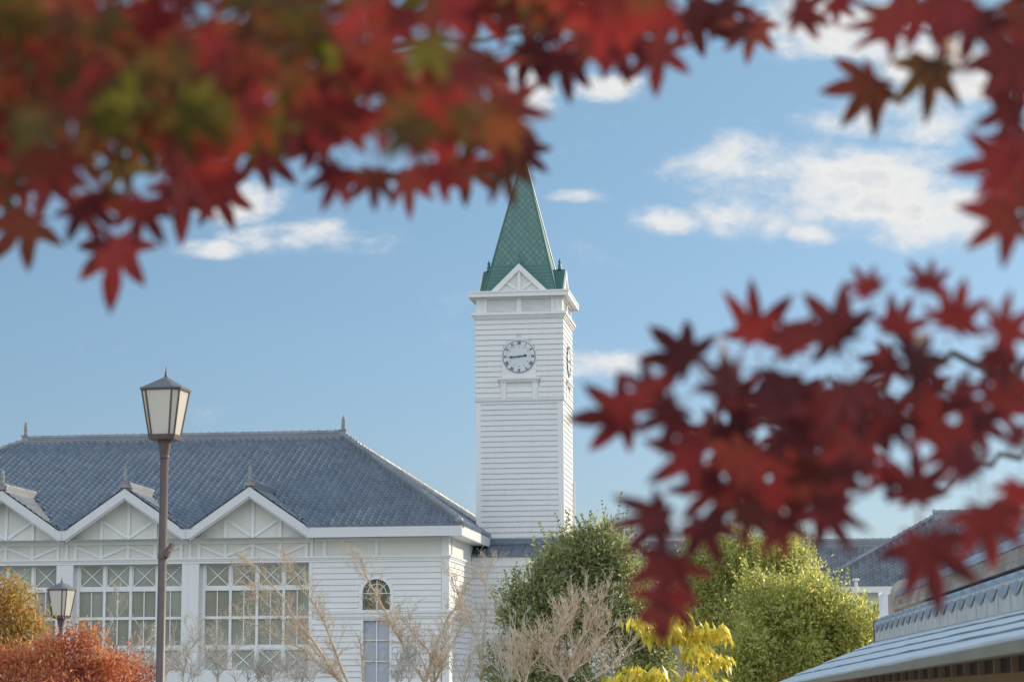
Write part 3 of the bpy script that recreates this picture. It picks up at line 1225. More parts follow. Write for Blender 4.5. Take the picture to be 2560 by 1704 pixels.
colr = mixc(nt, mth(nt, 'MULTIPLY', mth(nt, 'LESS_THAN', fr_, 0.13), 0.7), mixc(nt, noise(nt, 3, 4), (0.055, 0.155, 0.135), (0.08, 0.195, 0.17)), (0.012, 0.05, 0.045))
nt.links.new(colr, b.inputs['Base Color'])
b.inputs['Roughness'].default_value = 0.45
bump(nt, b, fr_, 0.5, 0.02)
M_BAND = bnd

apex = TF.hit_y(1312.6, 387, 0.0)
ZA = apex.z
SB = 1.235
zb_s = ZTOP
zmid = tz(661, v=-1.0)
spire = MB()
skirt = MB()


def s_half(z):
    return SB * (ZA - z) / (ZA - zb_s)


NB = 30
for k in range(4):
    spire.M = face_M(k)
    skirt.M = face_M(k)
    lo = [zmid + (ZA - zmid) * i / NB for i in range(NB + 1)]
    for za, zb in zip(lo, lo[1:]):
        ha, hb = s_half(za), s_half(zb)
        spire.face([(-ha, -ha, za), (ha, -ha, za), (hb, -hb, zb), (-hb, -hb, zb)], [(-ha, za), (ha, za), (hb, zb), (-hb, zb)])
    ha, hb = s_half(zb_s), s_half(zmid)
    skirt.face([(-ha - .015, -ha - .015, zb_s), (ha + .015, -ha - .015, zb_s), (hb + .012, -hb - .012, zmid), (-hb - .012, -hb - .012, zmid)])
spire_o = spire.build('spire', M_SHINGLE, tower)
skirt.build('skirt', M_BAND, spire_o)
hp = MB()
for sx, sy in ((1, 1), (1, -1), (-1, 1), (-1, -1)):
    a, b2 = s_half(zb_s) + .012, s_half(ZA - .25) + .012
    hp.tube([(sx * a, sy * a, zb_s), (sx * b2, sy * b2, ZA - .25)], [.032, .026], 6)
hp.build('hip_seam', M_GREEN_METAL, spire_o)
rod = MB()
ztip = TF.hit_y(1312, 297, 0.0).z
rod.lathe([(0.10, ZA - .32), (0.085, ZA - .2), (0.05, ZA - .05), (0.03, ZA + .25), (.018, ZA + .7), (.012, ztip)], 10, (0, 0))
rod.build('lightning_rod', simple('rod_metal', (0.38, 0.36, 0.3), (0.3, 0.29, 0.25), 0.5, 5, 0.4), tower, smooth=True)

ZPK = tz(658, 1300, -TW)
PW = 1.05
for k in range(4):
    Mk = face_M(k)
    pd = MB()
    pd.M = Mk
    yf = -TW - .02
    base = ZTOP - .05
    # recessed panel
    pd.prism([(-PW + .1, base), (PW - .1, base), (0, ZPK - .12)], yf + .09, yf + .14)
    ped = pd.build('pediment', M_PANEL_WALL, tower)
    rb = MB()
    rb.M = Mk
    L = math.hypot(PW, ZPK - base)
    th = .17
    for sg in (-1, 1):
        q = [(sg * PW, base), (0, ZPK), (0, ZPK - th * L / PW), (sg * (PW - th * L / (ZPK - base)), base)]
        rb.prism(q if sg > 0 else q[::-1], yf, yf + .12)
    rb.build('rake_board', M_TRIM, ped)
    tm = MB()
    tm.M = Mk
    tm.box((-.055, yf + .04, base), (.055, yf + .13, ZPK - .24))
    for sg in (-1, 1):
        tm.bar((sg * .06, base + .13), (sg * .50, base + .43), .075, yf + .055, yf + .13)
    tm.build('strut', M_TRIM, ped)
    dr = MB()
    dr.M = Mk
    zpk, bs = ZPK + .02, base
    yin = -s_half(zpk) + .12
    yin_b = -s_half(bs) + .12
    for sg in (-1, 1):
        f = [(sg * (PW + .03), yf + .06, bs), (0, yf + .06, zpk), (0, yin, zpk), (sg * (PW + .03), yin_b, bs)]
        dr.face(f if sg < 0 else f[::-1])
        f2 = [(x, y, z - .03) for (x, y, z) in f]
        dr.face([f[0], f[1], f2[1], f2[0]])
    dr.build('dormer_roof', M_BAND, ped)
    fn = MB()
    fn.M = Mk @ Matrix.Translation((0, -1.24, zpk - .03))
    fn.lathe([(.075, 0), (.085, .05), (.06, .08), (.062, .17), (.05, .2), (.05, .22), (.035, .235), (.05, .27), (.055, .30), (.03, .34), (.004, .42)], 10)
    fn.build('finial', M_GREEN_METAL, ped, smooth=True)

# clocks
mring, nt, b = new_mat('clock_ring')
f = noise(nt, 2.2, 3, 0.6)
nt.links.new(ramp(nt, f, [(0.3, (0.42, 0.46, 0.53)), (0.5, (0.66, 0.66, 0.66)), (0.7, (0.52, 0.49, 0.44))]), b.inputs['Base Color'])
b.inputs['Roughness'].default_value = 0.35
b.inputs['Metallic'].default_value = 0.25
M_RING = mring
M_DIAL = simple('clock_dial', (0.60, 0.63, 0.65), (0.66, 0.68, 0.69), 0.4, 1.5)
NUM = ['XII', 'I', 'II', 'III', 'IIII', 'V', 'VI', 'VII', 'VIII', 'IX', 'X', 'XI']
for k in (0, 1):
    Mk = face_M(k) @ Matrix.Translation((0, -TW - .045 - .004 - .002, ck[1]))
    R = ck[2]

    def disc(mb, r0, r1, y, n=48, z=0):
        for i in range(n):
            t0, t1 = 2 * math.pi * i / n, 2 * math.pi * (i + 1) / n
            if r0 <= 0:
                mb.face([(0, y, 0), (r1 * math.cos(t0), y, r1 * math.sin(t0)), (r1 * math.cos(t1), y, r1 * math.sin(t1))])
            else:
                mb.face([(r0 * math.cos(t0), y, r0 * math.sin(t0)), (r1 * math.cos(t0), y, r1 * math.sin(t0)), (r1 * math.cos(t1), y, r1 * math.sin(t1)), (r0 * math.cos(t1), y, r0 * math.sin(t1))])

    def wallring(mb, r, ya, yb, n=48, flip=False):
        for i in range(n):
            t0, t1 = 2 * math.pi * i / n, 2 * math.pi * (i + 1) / n
            q = [(r * math.cos(t0), ya, r * math.sin(t0)), (r * math.cos(t0), yb, r * math.sin(t0)), (r * math.cos(t1), yb, r * math.sin(t1)), (r * math.cos(t1), ya, r * math.sin(t1))]
            mb.face(q if not flip else q[::-1])
    d = MB()
    d.M = Mk
    disc(d, 0, R * .72, -.014)
    clock = d.build('clock', M_DIAL, tower)
    rim = MB()
    rim.M = Mk
    disc(rim, R * .972, R, -.028)
    wallring(rim, R, -.028, -.018)
    wallring(rim, R * .972, -.028, 0, flip=True)
    rim.build('rim', M_DARK, clock)
    rn = MB()
    rn.M = Mk
    disc(rn, R * .72, R * .97, -.024)
    wallring(rn, R * .72, -.024, -.005, flip=True)
    rn.build('numeral_ring', M_RING, clock)
    hgt_, st_ = R * .165, R * .03
    for i, txt in enumerate(NUM):
        a = rad(-30 * i)
        ctr = Matrix.Rotation(-a, 4, 'Y') @ Matrix.Translation((0, 0, R * .845))
        nm = MB()
        nm.M = Mk @ ctr
        ws = {'I': R * .052, 'V': R * .105, 'X': R * .105}
        tot = sum(ws[c] for c in txt)
        x = -tot / 2
        h2 = hgt_ / 2
        for c in txt:
            w = ws[c]
            xm = x + w / 2
            yy = (-.033, -.025)
            if c == 'I':
                nm.bar((xm, -h2), (xm, h2), st_, *yy)
                nm.box((xm - w * .42, yy[0], h2 - .006), (xm + w * .42, yy[1], h2 + .004))
                nm.box((xm - w * .42, yy[0], -h2 - .004), (xm + w * .42, yy[1], -h2 + .006))
            elif c == 'V':
                nm.bar((xm - w * .36, h2), (xm, -h2), st_ * 1.2, *yy)
                nm.bar((xm + w * .36, h2), (xm, -h2), st_ * .6, yy[0] - .001, yy[1])
                nm.box((xm - w * .5, yy[0] - .002, h2 - .005), (xm + w * .5, yy[1], h2 + .005))
            else:
                nm.bar((xm - w * .36, h2), (xm + w * .36, -h2), st_ * 1.2, *yy)
                nm.bar((xm + w * .36, h2), (xm - w * .36, -h2), st_ * .6, yy[0] - .001, yy[1])
            x += w
        nm.build('numeral', M_DARK, clock)
    for i in range(12):
        a = rad(-30 * i)
        dots = MB()
        dots.M = Mk @ Matrix.Rotation(-a, 4, 'Y') @ Matrix.Translation((0, 0, R * .615))
        dots.box((-.012, -.022, -.012), (.012, -.015, .012))
        dots.build('minute_mark', M_DARK, clock)

    def hand(name, ang_deg, L, w, y):
        m = MB()
        m.M = Mk @ Matrix.Rotation(rad(ang_deg), 4, 'Y')
        m.prism([(-w * .5, -L * .14), (w * .5, -L * .14), (w * .45, L * .62), (w * 1.15, L * .72), (w * .8, L * .84), (0, L), (-w * .8, L * .84), (-w * 1.15, L * .72), (-w * .45, L * .62)], y - .01, y)
        m.build(name, M_DARK, clock)
    hand('minute_hand', 265, R * .62, .034, -.044)
    hand('hour_hand', 83, R * .50, .042, -.035)
    hb = MB()
    hb.M = Mk @ Matrix.Rotation(rad(90), 4, 'X')
    hb.lathe([(.03, .014), (.03, .05), (.015, .056)], 12)
    hb.build('hub', M_DARK, clock)

dp = MB()
zt = TF.hit_y(1434, 1205, TW - .1).z
dp.tube([(TW + .07, TW - .12, zt), (TW + .07, TW - .12, 4.0)], [.04, .04], 8, True)
dp.tube([(TW + .0, TW - .12, zt - .08), (TW + .07, TW - .12, zt - .08)], [.02, .02], 6)
dp.build('downpipe', M_TRIM, tower)
bs = MB()
bs.box((-TW - .03, -TW - .03, Z0 - .045), (TW + .03, TW + .03, Z0 - .001))
bs.build('base_trim', M_TRIM, tower)

# ------------------------------------------------------------------ link building under the tower
link = empty('link_building', HF, 'low white boarded wing with grey blue seamed metal roof below the tower', 'building')
LV = 5.32
TV = HF.loc_of(tfl).y - .035
xl = WX1 + .004
XR = 4.2
z_le = HF.hit_y(1250, 1387, LV - .06).z
z_lt = HF.hit_y(1250, 1361, TV).z
z_fl = HF.hit_y(1250, 1345.5, TV).z
lw = MB()
clap(lw, xl, XR, 0, z_le - .36, LV, pitch=.20, z_ref=z_le - .36 - 40 * .2)
lw.box((xl, LV + .016, 0), (XR, LV + .15, z_le - .02))
lw.box((xl, LV - .05, z_le - .36), (XR, LV + .001, z_le - .27))
lw.box((xl, LV - .028, z_le - .268), (XR, LV + .001, z_le - .06))
lw.box((XR, LV + .002, 0), (XR + .15, LV + 8, z_le - .02))
lw.build('wall', M_WHITE, link)
lr = MB()
lr.face([(xl, LV - .10, z_le), (XR + .2, LV - .10, z_le), (XR + .2, TV, z_lt), (xl, TV, z_lt)])
lr.face([(xl, LV - .10, z_le - .05), (XR + .2, LV - .10, z_le - .05), (XR + .2, LV - .10, z_le), (xl, LV - .10, z_le)])
lr.face([(xl, LV - .10, z_le - .05), (xl, LV, z_le - .05), (XR + .2, LV, z_le - .05), (XR + .2, LV - .10, z_le - .05)])
lr.face([(xl, TV, z_lt), (XR + .2, TV, z_lt), (XR + .2, TV + 7, z_lt + .9), (xl, TV + 7, z_lt + .9)])
x = xl + .1
while x < XR + .2:
    a, b_ = Vector((x, LV - .10, z_le)), Vector((x, TV, z_lt))
    w = .022
    lr.face([a + Vector((-w, 0, .0)), a + Vector((-w, 0, .05)), b_ + Vector((-w, 0, .05)), b_ + Vector((-w, 0, 0))])
    lr.face([a + Vector((w, 0, .0)), b_ + Vector((w, 0, .0)), b_ + Vector((w, 0, .05)), a + Vector((w, 0, .05))])
    lr.face([a + Vector((-w, 0, .05)), a + Vector((w, 0, .05)), b_ + Vector((w, 0, .05)), b_ + Vector((-w, 0, .05))])
    lr.face([a + Vector((-w, -.001, 0)), a + Vector((w, -.001, 0)), a + Vector((w, -.001, .05)), a + Vector((-w, -.001, .05))])
    x += .39
lr.build('roof', M_SEAM, link)
fl = MB()
tx0 = HF.loc_of(tfl).x
fl.box((tx0 - .05, TV - .03, z_lt + .005), (tx0 + 2 * TW + .06, TV + .02, z_fl))
fl.build('flashing', M_SEAM, link)

# ------------------------------------------------------------------ street lamps
mg, nt, b = new_mat('frosted_lamp_panel')
f = noise(nt, 5, 3)
nt.links.new(mixc(nt, f, (0.74, 0.71, 0.63), (0.82, 0.79, 0.72)), b.inputs['Base Color'])
b.inputs['Roughness'].default_value = 0.25
trn = nd(nt, 'ShaderNodeBsdfTranslucent')
trn.inputs[0].default_value = (0.85, 0.78, 0.66, 1)
mx = nd(nt, 'ShaderNodeMixShader')
mx.inputs[0].default_value = 0.3
nt.links.new(b.outputs[0], mx.inputs[1])
nt.links.new(trn.outputs[0], mx.inputs[2])
nt.links.new(mx.outputs[0], nt.nodes['Material Output'].inputs['Surface'])
M_PANEL = mg


def octo(w, c):
    """square of half width w with corners cut back by c"""
    return [(-w + c, -w), (w - c, -w), (w, -w + c), (w, w - c), (w - c, w), (-w + c, w), (-w, w - c), (-w, -w + c)]


def street_lamp(px, py_bot, Y, rot, label, fixture):
    base = at(px, py_bot, Y)
    fr = Frame(base, rot)
    zb = base.z
    root = empty('street_lamp', fr, label, 'street lamp', 'street lamps with lantern heads')
    H, wt, wb = 0.535, 0.225, 0.148
    ct, cbm = 0.068, 0.045
    post = MB()
    post.lathe([(.13, 0), (.13, .1), (.085, .16), (.08, 1.0), (.06, 1.06), (.05, 1.2), (.046, zb - .17)], 20)
    po_ = post.build('post', M_IRON, root, smooth=True)
    col = MB()
    col.lathe([(.05, zb - .235), (.056, zb - .23), (.056, zb - .215), (.052, zb - .205), (.075, zb - .06), (.085, zb - .05), (.085, zb - .03)], 20)
    col.build('collar', M_IRON, root, smooth=False)
    bt = MB()
    ob, ot = octo(wb + .012, cbm), octo(wt + .012, ct)
    lo = [(x, y, zb - .03) for (x, y) in octo(wb + .0, cbm)]
    hi = [(x, y, zb + .025) for (x, y) in octo(wb + .014, cbm)]
    bt.face(lo[::-1])
    bt.face(hi)
    for i in range(8):
        j = (i + 1) % 8
        bt.face([lo[i], lo[j], hi[j], hi[i]])
    bt.build('lantern_base', M_IRON, root)
    fm = MB()
    ob, ot = octo(wb, cbm), octo(wt, ct)
    for i in range(8):
        fm.tube([(ob[i][0], ob[i][1], zb + .02), (ot[i][0], ot[i][1], zb + H)], [.0115, .0115], 6)
    for i in range(8):
        j = (i + 1) % 8
        fm.tube([(ot[i][0], ot[i][1], zb + H - .01), (ot[j][0], ot[j][1], zb + H - .01)], [.013, .013], 6)
    fm.build('frame', M_IRON, root)
    for i in range(8):
        j = (i + 1) % 8
        g_ = MB()
        k = .985
        g_.face([(ob[i][0] * k, ob[i][1] * k, zb + .02), (ob[j][0] * k, ob[j][1] * k, zb + .02), (ot[j][0] * k, ot[j][1] * k, zb + H - .01), (ot[i][0] * k, ot[i][1] * k, zb + H - .01)])
        g_.build('glass_panel', M_PANEL, root)
    cp = MB()
    rings = [([(x * 1.085, y * 1.085) for (x, y) in ot], zb + H - .004), ([(x * 1.10, y * 1.10) for (x, y) in ot], zb + H + .012), (octo(wt * .62, ct * .62), zb + H + .075), (octo(wt * .10, ct * .2), zb + H + .145)]
    for (ra, za), (rb, zb2) in zip(rings, rings[1:]):
        for i in range(8):
            j = (i + 1) % 8
            cp.face([(*ra[i], za), (*ra[j], za), (*rb[j], zb2), (*rb[i], zb2)])
    cp.face([(*p, rings[0][1]) for p in rings[0][0]][::-1])
    cp.face([(*p, rings[-1][1]) for p in rings[-1][0]])
    cp.build('cap', M_CAP, root)
    sp_ = MB()
    z = zb + H + .138
    sp_.lathe([(.024, z), (.017, z + .03), (.009, z + .075), (.001, z + .135)], 10)
    sp_.build('spike', M_IRON, root, smooth=True)
    if fixture:
        zf = HF.loc.z + at(395, 1380, Y).z
        fx = MB()
        fx.lathe([(.056, zf - .07), (.056, zf - .02)], 16)
        fx.box((.03, -.03, zf - .06), (.085, .03, zf - .025))
        fx.M = Matrix.Translation((.085, -.02, zf + .03)) @ Matrix.Rotation(rad(18), 4, 'Y')
        fx.box((-.028, -.03, -.085), (.02, .03, -.01))
        fx.box((-.005, -.045, .0), (.03, .045, .075))
        fx.tube([(-.04, 0, -.05), (-.015, -.02, .02), (.0, 0, .06)], [.012, .012, .01], 6)
        fx.M = None
        fx.build('spotlight_bracket', M_IRON, root)
    return root


street_lamp(412.0, 1093, 25.0, 12, 'tall brown street lamp with cream lantern and small bracket on its post', True)
street_lamp(152.5, 1541, 44.6, 22, 'smaller lantern lamp rising behind the red shrub at left', False)

# ------------------------------------------------------------------ far tiled building on the right
FE = at(2043, 1467, 78.0)
FF = Frame(FE, AX)
far = empty('tiled_house', FF, 'grey tiled roof house with white wall behind the trees at right', 'house')
zE = FE.z
DF = 4.25
RF = FF.hit_y(2400, 1281, DF).z - zE - .22
M_TILE2 = tile_mat('grey_tile', (0.15, 0.165, 0.19), (0.33, 0.35, 0.38), 0.5)
ft_ = MB()
pf = math.atan(RF / DF)
LF = 15.0
tile_slope(ft_, (0, 0, zE), (1, 0, 0), (0, math.cos(pf), math.sin(pf)), (0, -math.sin(pf), math.cos(pf)), math.hypot(DF, RF), lambda t: [(t * math.cos(pf), LF)], p=.25, c=.26)
ft_.face([(0, 2 * DF, zE), (0, 0, zE), (DF, DF, zE + RF)])
ft_.face([(LF, 2 * DF, zE), (0, 2 * DF, zE), (DF, DF, zE + RF), (LF, DF, zE + RF)])
fr_o = ft_.build('roof', M_TILE2, far, False)
h = MB()
ridge_run(h, (DF, DF, zE + RF - .03), (-.05, -.05, zE + .03), .26, .11, .075)
h.build('hip_ridge', M_TILE2, fr_o)
h = MB()
ridge_run(h, (DF, DF, zE + RF), (LF, DF, zE + RF), .36, .24, .1)
h.build('ridge_cap', M_RIDGE, fr_o)
fw = MB()
fw.box((.5, .5, 0), (LF, 2 * DF - .5, zE - .12))
fw.box((-.05, -.06, zE - .2), (LF, .02, zE + .005))
fw.box((-.06, .021, zE - .2), (.0, 2 * DF, zE + .003))
fw.face([(-.0, .02, zE - .13), (LF, .02, zE - .13), (LF, .6, zE - .13), (0, .6, zE - .13)][::-1])
fw.build('wall', M_WHITE, far)

# the lower wing behind
BE = at(1590, 1470, 86.0)
BF = Frame(BE, AX)
wing = empty('tiled_wing', BF, 'long low tiled roof between the two evergreen trees', 'house')
ZR = BF.hit_y(1900, 1354, 4.2).z - .22
zB = ZR - 2.6
wt_ = MB()
pb = math.atan(2.6 / 4.2)
tile_slope(wt_, (0, 0, zB), (1, 0, 0), (0, math.cos(pb), math.sin(pb)), (0, -math.sin(pb), math.cos(pb)), math.hypot(4.2, 2.6), lambda t: [(0, 13)], p=.25, c=.26)
wt_.face([(13, 8.4, zB), (0, 8.4, zB), (0, 4.2, ZR), (13, 4.2, ZR)])
wo = wt_.build('roof', M_TILE2, wing)
h = MB()
ridge_run(h, (0, 4.2, ZR), (13, 4.2, ZR), .36, .22, .1)
h.build('ridge_cap', M_RIDGE, wo)
ww = MB()
ww.box((.4, .5, 0), (10.6, 7.9, zB - .05))
ww.prism([(.4, zB - .049), (10.6, zB - .049), (10.6, zB + 1.6), (.4, zB + 1.6)], 4.0, 4.3)
ww.build('wall', M_WHITE, wing)

# vent pipe and white sheet beside the far house
vp_ = at(2141, 1500, 60)
vr = empty('vent_pipe', (vp_.x, vp_.y, 0), 'thin white vent pipe with flat cap behind the bright evergreen', 'pipe')
m = MB()
zt = at(2141, 1447, 60).z
m.lathe([(.045, 0), (.045, zt - .05)], 10)
m.build('shaft', M_TRIM, vr)
m = MB()
m.lathe([(.06, zt - .05), (.10, zt - .03), (.10, zt), (.07, zt + .02)], 12)
m.build('cap', M_TRIM, vr)
sh = MB()
pts = {}
NXs, NYs = 26, 34
for i in range(NXs + 1):
    for j in range(NYs + 1):
        a, b_ = i / NXs, j / NYs
        p = at(2196 + 66 * a + 10 * b_ * (1 - a), 1470 + 10 * (1 - a) + 95 * b_, 40)
        p.y += .10 * math.sin(a * 5 + b_ * 2.2) + .02 * math.sin(b_ * 5 + a * 7) + .3 * a
        pts[i, j] = p
for i in range(NXs):
    for j in range(NYs):
        sh.face([pts[i, j], pts[i, j + 1], pts[i + 1, j + 1], pts[i + 1, j]])
so_ = sh.build('plastic_sheet', simple('white_plastic', (0.62, 0.63, 0.66), (0.72, 0.73, 0.75), 0.3, 5), None, True)
tag(so_, 'crumpled white plastic sheet hanging behind the end of the near roof', 'sheet')

# TV antenna above the evergreen
ap = at(1560, 1400, 66)
an = empty('tv_antenna', (ap.x, ap.y, 0), 'thin television antenna on a pole above the evergreen', 'antenna')
m = MB()
zt = at(1560, 1278, 66).z
m.tube([(0, 0, 0), (0, 0, zt)], [.03, .025], 6, True)
m.build('mast', M_TRIM, an)
m = MB()
m.tube([(.05, 0, zt - .02), (-.25, -.15, zt - .12)], [.02, .02], 5, True)
for k in range(5):
    q = Vector((.02 - .06 * k, -.035 * k, zt - .03 - .022 * k))
    m.tube([q - Vector((.05, -.09, .10 if k > 2 else .02)), q + Vector((.05, -.09, .10 if k > 2 else .02))], [.008, .008], 4)
m.build('aerial', simple('aluminium', (0.45, 0.46, 0.48), (0.5, 0.5, 0.52), 0.4, 3, 0.6), an)

# ------------------------------------------------------------------ near tiled building, lower right
NA = math.degrees(math.atan((1700 - 1280) / F_PX))
NF = Frame((0, 0), NA)           # x = to the right, y = away along the eaves
near = empty('tiled_gatehouse', NF, 'near grey tiled building at lower right with stacked cream ridge and scalloped tile row', 'building')


def nz(px, py, a):
    """height and distance where the view through (px,py) meets the plane x = a"""
    p = NF.hit_x(px, py, a)
    return p


M_SLAB = simple('weathered_slab_roof', (0.56, 0.63, 0.67), (0.70, 0.75, 0.78), 0.35, 1.6, 0, 0.5, 0.4)
M_CREAM = simple('cream_tile_plate', (0.68, 0.67, 0.63), (0.56, 0.55, 0.52), 0.7, 6)
M_RCREAM = simple('weathered_ridge_course', (0.62, 0.54, 0.45), (0.34, 0.28, 0.24), 0.75, 2.2, 0, 0.3, 0.3)
M_BLUE = simple('glazed_blue_grey', (0.20, 0.25, 0.33), (0.30, 0.35, 0.43), 0.32, 5)
M_OCHRE = simple('ochre_wall', (0.50, 0.32, 0.16), (0.56, 0.38, 0.20), 0.8, 3)
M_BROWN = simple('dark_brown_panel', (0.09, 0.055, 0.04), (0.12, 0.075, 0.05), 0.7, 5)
M_RAFT = simple('tan_rafter', (0.55, 0.40, 0.30), (0.48, 0.34, 0.25), 0.7, 7)
aS = 1.92
pT0, pT1 = nz(2189, 1557, aS), nz(2559, 1441, aS)
sF, zT = pT0.y, (pT0.z + pT1.z) / 2
zB_ = (nz(2204, 1600, aS).z + nz(2559, 1515, aS).z) / 2
sN = 5.0
# slab roof courses between the scallop row and the eaves
eF = Vector((0.80, 22.7, 2.95))
eN = Vector((0.93, sN, 3.13))
tF = Vector((aS + .05, sF + .0, zB_ + .01))
tN = Vector((aS + .05, sN, zB_ + .01))
sl_ = MB()
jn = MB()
NCR = 4
for k in range(NCR):
    f0, f1 = k / NCR, (k + 1) / NCR
    a0, b0 = eF.lerp(tF, f0), eN.lerp(tN, f0)
    a1, b1 = eF.lerp(tF, f1 + .04 if k < NCR - 1 else 1), eN.lerp(tN, f1 + .04 if k < NCR - 1 else 1)
    N = 40
    lift = Vector((0, 0, .010))
    rowl, rowu, rowb = [], [], []
    for i in range(N + 1):
        t = i / N
        wob = Vector((0, 0, .0015 * math.sin(i * 2.3 + k) + .0012 * math.sin(i * 5.1)))
        rowl.append(a0.lerp(b0, t) + lift + wob)
        rowb.append(a0.lerp(b0, t) - Vector((0, 0, .004)))
        rowu.append(a1.lerp(b1, t))
    for i in range(N):
        sl_.face([rowl[i + 1], rowl[i], rowu[i], rowu[i + 1]])
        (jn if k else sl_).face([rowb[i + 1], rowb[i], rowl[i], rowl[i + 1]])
nroof = sl_.build('slab_roof', M_SLAB, near)
jn.build('course_shadow_line', simple('painted_shadow_gap', (0.10, 0.13, 0.15), (0.16, 0.19, 0.21), 0.8, 8), nroof)  # dark strip on each riser paints in the shadow gap between courses
und = MB()
dz = Vector((0, 0, -.035))
und.face([eF + dz, eN + dz, Vector((1.75, sN, 3.20)), Vector((1.75, 22.0, 3.06))])
und.face([eF + dz, eF, eN, eN + dz])
# end face of the slab roof
und.face([eF + Vector((0, .01, 0)), eF + dz + Vector((0, .01, 0)), Vector((2.4, 22.2, 3.0)), tF + Vector((.4, .01, 0))])
und.build('eave_fascia', simple('buff_fascia', (0.33, 0.30, 0.22), (0.27, 0.24, 0.18), 0.6, 4), near)
# scalloped drip tiles over pale plates
pitch = .52
sc_m, pl = MB(), MB()
n_s = int((sF - sN) / pitch)
for k in range(n_s):
    y1_ = sF - .12 - pitch * k
    y0_ = y1_ - pitch
    H = zT - zB_
    pl.box((aS - .022, y0_ + .036, zB_ - .01), (aS + .05, y1_ - .036, zT - .005))
    NQ = 8
    for q in range(NQ):
        ta, tb = q / NQ, (q + 1) / NQ
        ya, yb = y0_ + pitch * ta, y0_ + pitch * tb
        dip = lambda t: zT - H * (.14 + .42 * math.sin(math.pi * t) ** 0.8)
        bul = lambda t: .028 + .007 * math.sin(math.pi * t)
        sc_m.face([(aS - bul(ta), ya, dip(ta)), (aS - bul(tb), yb, dip(tb)), (aS - bul(tb) + .02, yb, zT + .005 + .03 * math.sin(math.pi * tb)), (aS - bul(ta) + .02, ya, zT + .005 + .03 * math.sin(math.pi * ta))][::-1])
        # the pan running up to the ridge
        sc_m.face([(aS - bul(ta) + .02, ya, zT + .005 + .03 * math.sin(math.pi * ta)), (aS - bul(tb) + .02, yb, zT + .005 + .03 * math.sin(math.pi * tb)), (aS + .75, yb, zT + .26 + .03 * math.sin(math.pi * tb)), (aS + .75, ya, zT + .26 + .03 * math.sin(math.pi * ta))][::-1])
sc_m.build('scalloped_tile_row', M_BLUE, near)
pl.build('plate_row', M_CREAM, near)
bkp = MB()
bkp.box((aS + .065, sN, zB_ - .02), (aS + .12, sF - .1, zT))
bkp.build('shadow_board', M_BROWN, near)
ec = MB()
ec.box((aS - .03, sF - .10, zB_ - .03), (aS + .3, sF - .02, zT + .03))
ec.build('end_plate', M_SEAM, near)
# stacked ridge with round blue capping
aR = 2.50
q0, q1 = nz(2268, 1524, aR), nz(2559, 1429, aR)
zR0 = (q0.z + q1.z) / 2
sR0 = q0.y
rc = MB()
for k in range(3):
    h0, h1 = zR0 + .05 * k, zR0 + .05 * (k + 1) - .006
    w = .15 - .012 * k
    y = sR0
    j = 0
    while y > sN:
        L = .95
        y2 = max(y - L, sN)
        off = .4 * (k % 2) if j == 0 else 0
        rc.box((aR - w, y2 + .012 - 0, h0), (aR + w, y - off * 0, h1))
        y = y2 - (.0)
        j += 1
        if j == 1 and k % 2:
            y += .45
rc.build('ridge_courses', M_RCREAM, near)
rcap = MB()
y = sR0 + .03
zc = zR0 + .145
while y > sN:
    y2 = y - .9
    ang = [math.pi * t / 8 for t in range(9)]
    for i in range(8):
        P = lambda t, yy, r: (aR + r * math.cos(t) * 1.15, yy, zc + r * math.sin(t))
        rcap.face([P(ang[i], y, .12), P(ang[i + 1], y, .12), P(ang[i + 1], y2 + .01, .112), P(ang[i], y2 + .01, .112)][::-1])
    rcap.face([P(t, y, .12) for t in ang])
    y = y2
rcap.build('ridge_cap', M_BLUE, near, smooth=False)
oe = MB()
oe.box((aR - .2, sR0 + .002, zR0 - .07), (aR + .2, sR0 + .10, zR0 + .18))
oe.M = Matrix.Translation((aR, sR0 + .05, zR0 + .17)) @ Matrix.Rotation(rad(90), 4, 'X')
oe.lathe([(.17, -.12), (.18, 0), (.17, .12)], 18)
oe.build('ridge_end_tile', simple('cream_end_tile', (0.52, 0.46, 0.38), (0.40, 0.33, 0.28), 0.6, 6), near)
wl = MB()
wl.box((1.62, sN, 0), (3.6, 21.6, 3.09))
wl.build('wall', M_OCHRE, near)
vb = MB()
vb.face([(1.615, 21.6, 2.99), (1.615, sN, 3.085), (1.615, sN, 3.19), (1.615, 21.6, 3.075)])
vb.build('vent_band', M_BROWN, near)
y = 21.0
while y > sN:
    rf = MB()
    t = (21.6 - y) / (21.6 - sN)
    rf.box((1.58, y - .02, 2.985 + .10 * t), (1.614, y + .02, 3.08 + .11 * t))
    rf.build('rafter_end', M_RAFT, near)
    y -= .62
eb = MB()
ep = [(.92, 3.10), (1.62, 3.02), (3.6, 3.02), (3.6, zT + .30), (aS + .75, zT + .30), (aS + .02, zT + .03), (aS + .02, zB_ + .01), (.92, 3.15)]
eb.face([(x, sN - .012, z) for (x, z) in ep])
eb.face([(x, sN - .06, z) for (x, z) in ep])
for i_ in range(len(ep)):
    (xa, za_), (xb, zb2_) = ep[i_], ep[(i_ + 1) % len(ep)]
    eb.face([(xa, sN - .012, za_), (xb, sN - .012, zb2_), (xb, sN - .06, zb2_), (xa, sN - .06, za_)])
eb.build('verge_board', M_CREAM, near)
tp = MB()
tp.face([(aS + .75, sN, zT + .255), (3.6, sN, zT + .255), (3.6, 21.6, zT + .255), (aS + .75, 21.6, zT + .255)])
tp.build('rear_roof', M_BLUE, near)
core = MB()
core.box((aS + .13, sN, 3.04), (3.6, 21.6, zT - .02))
core.build('roof_core', M_BROWN, near)


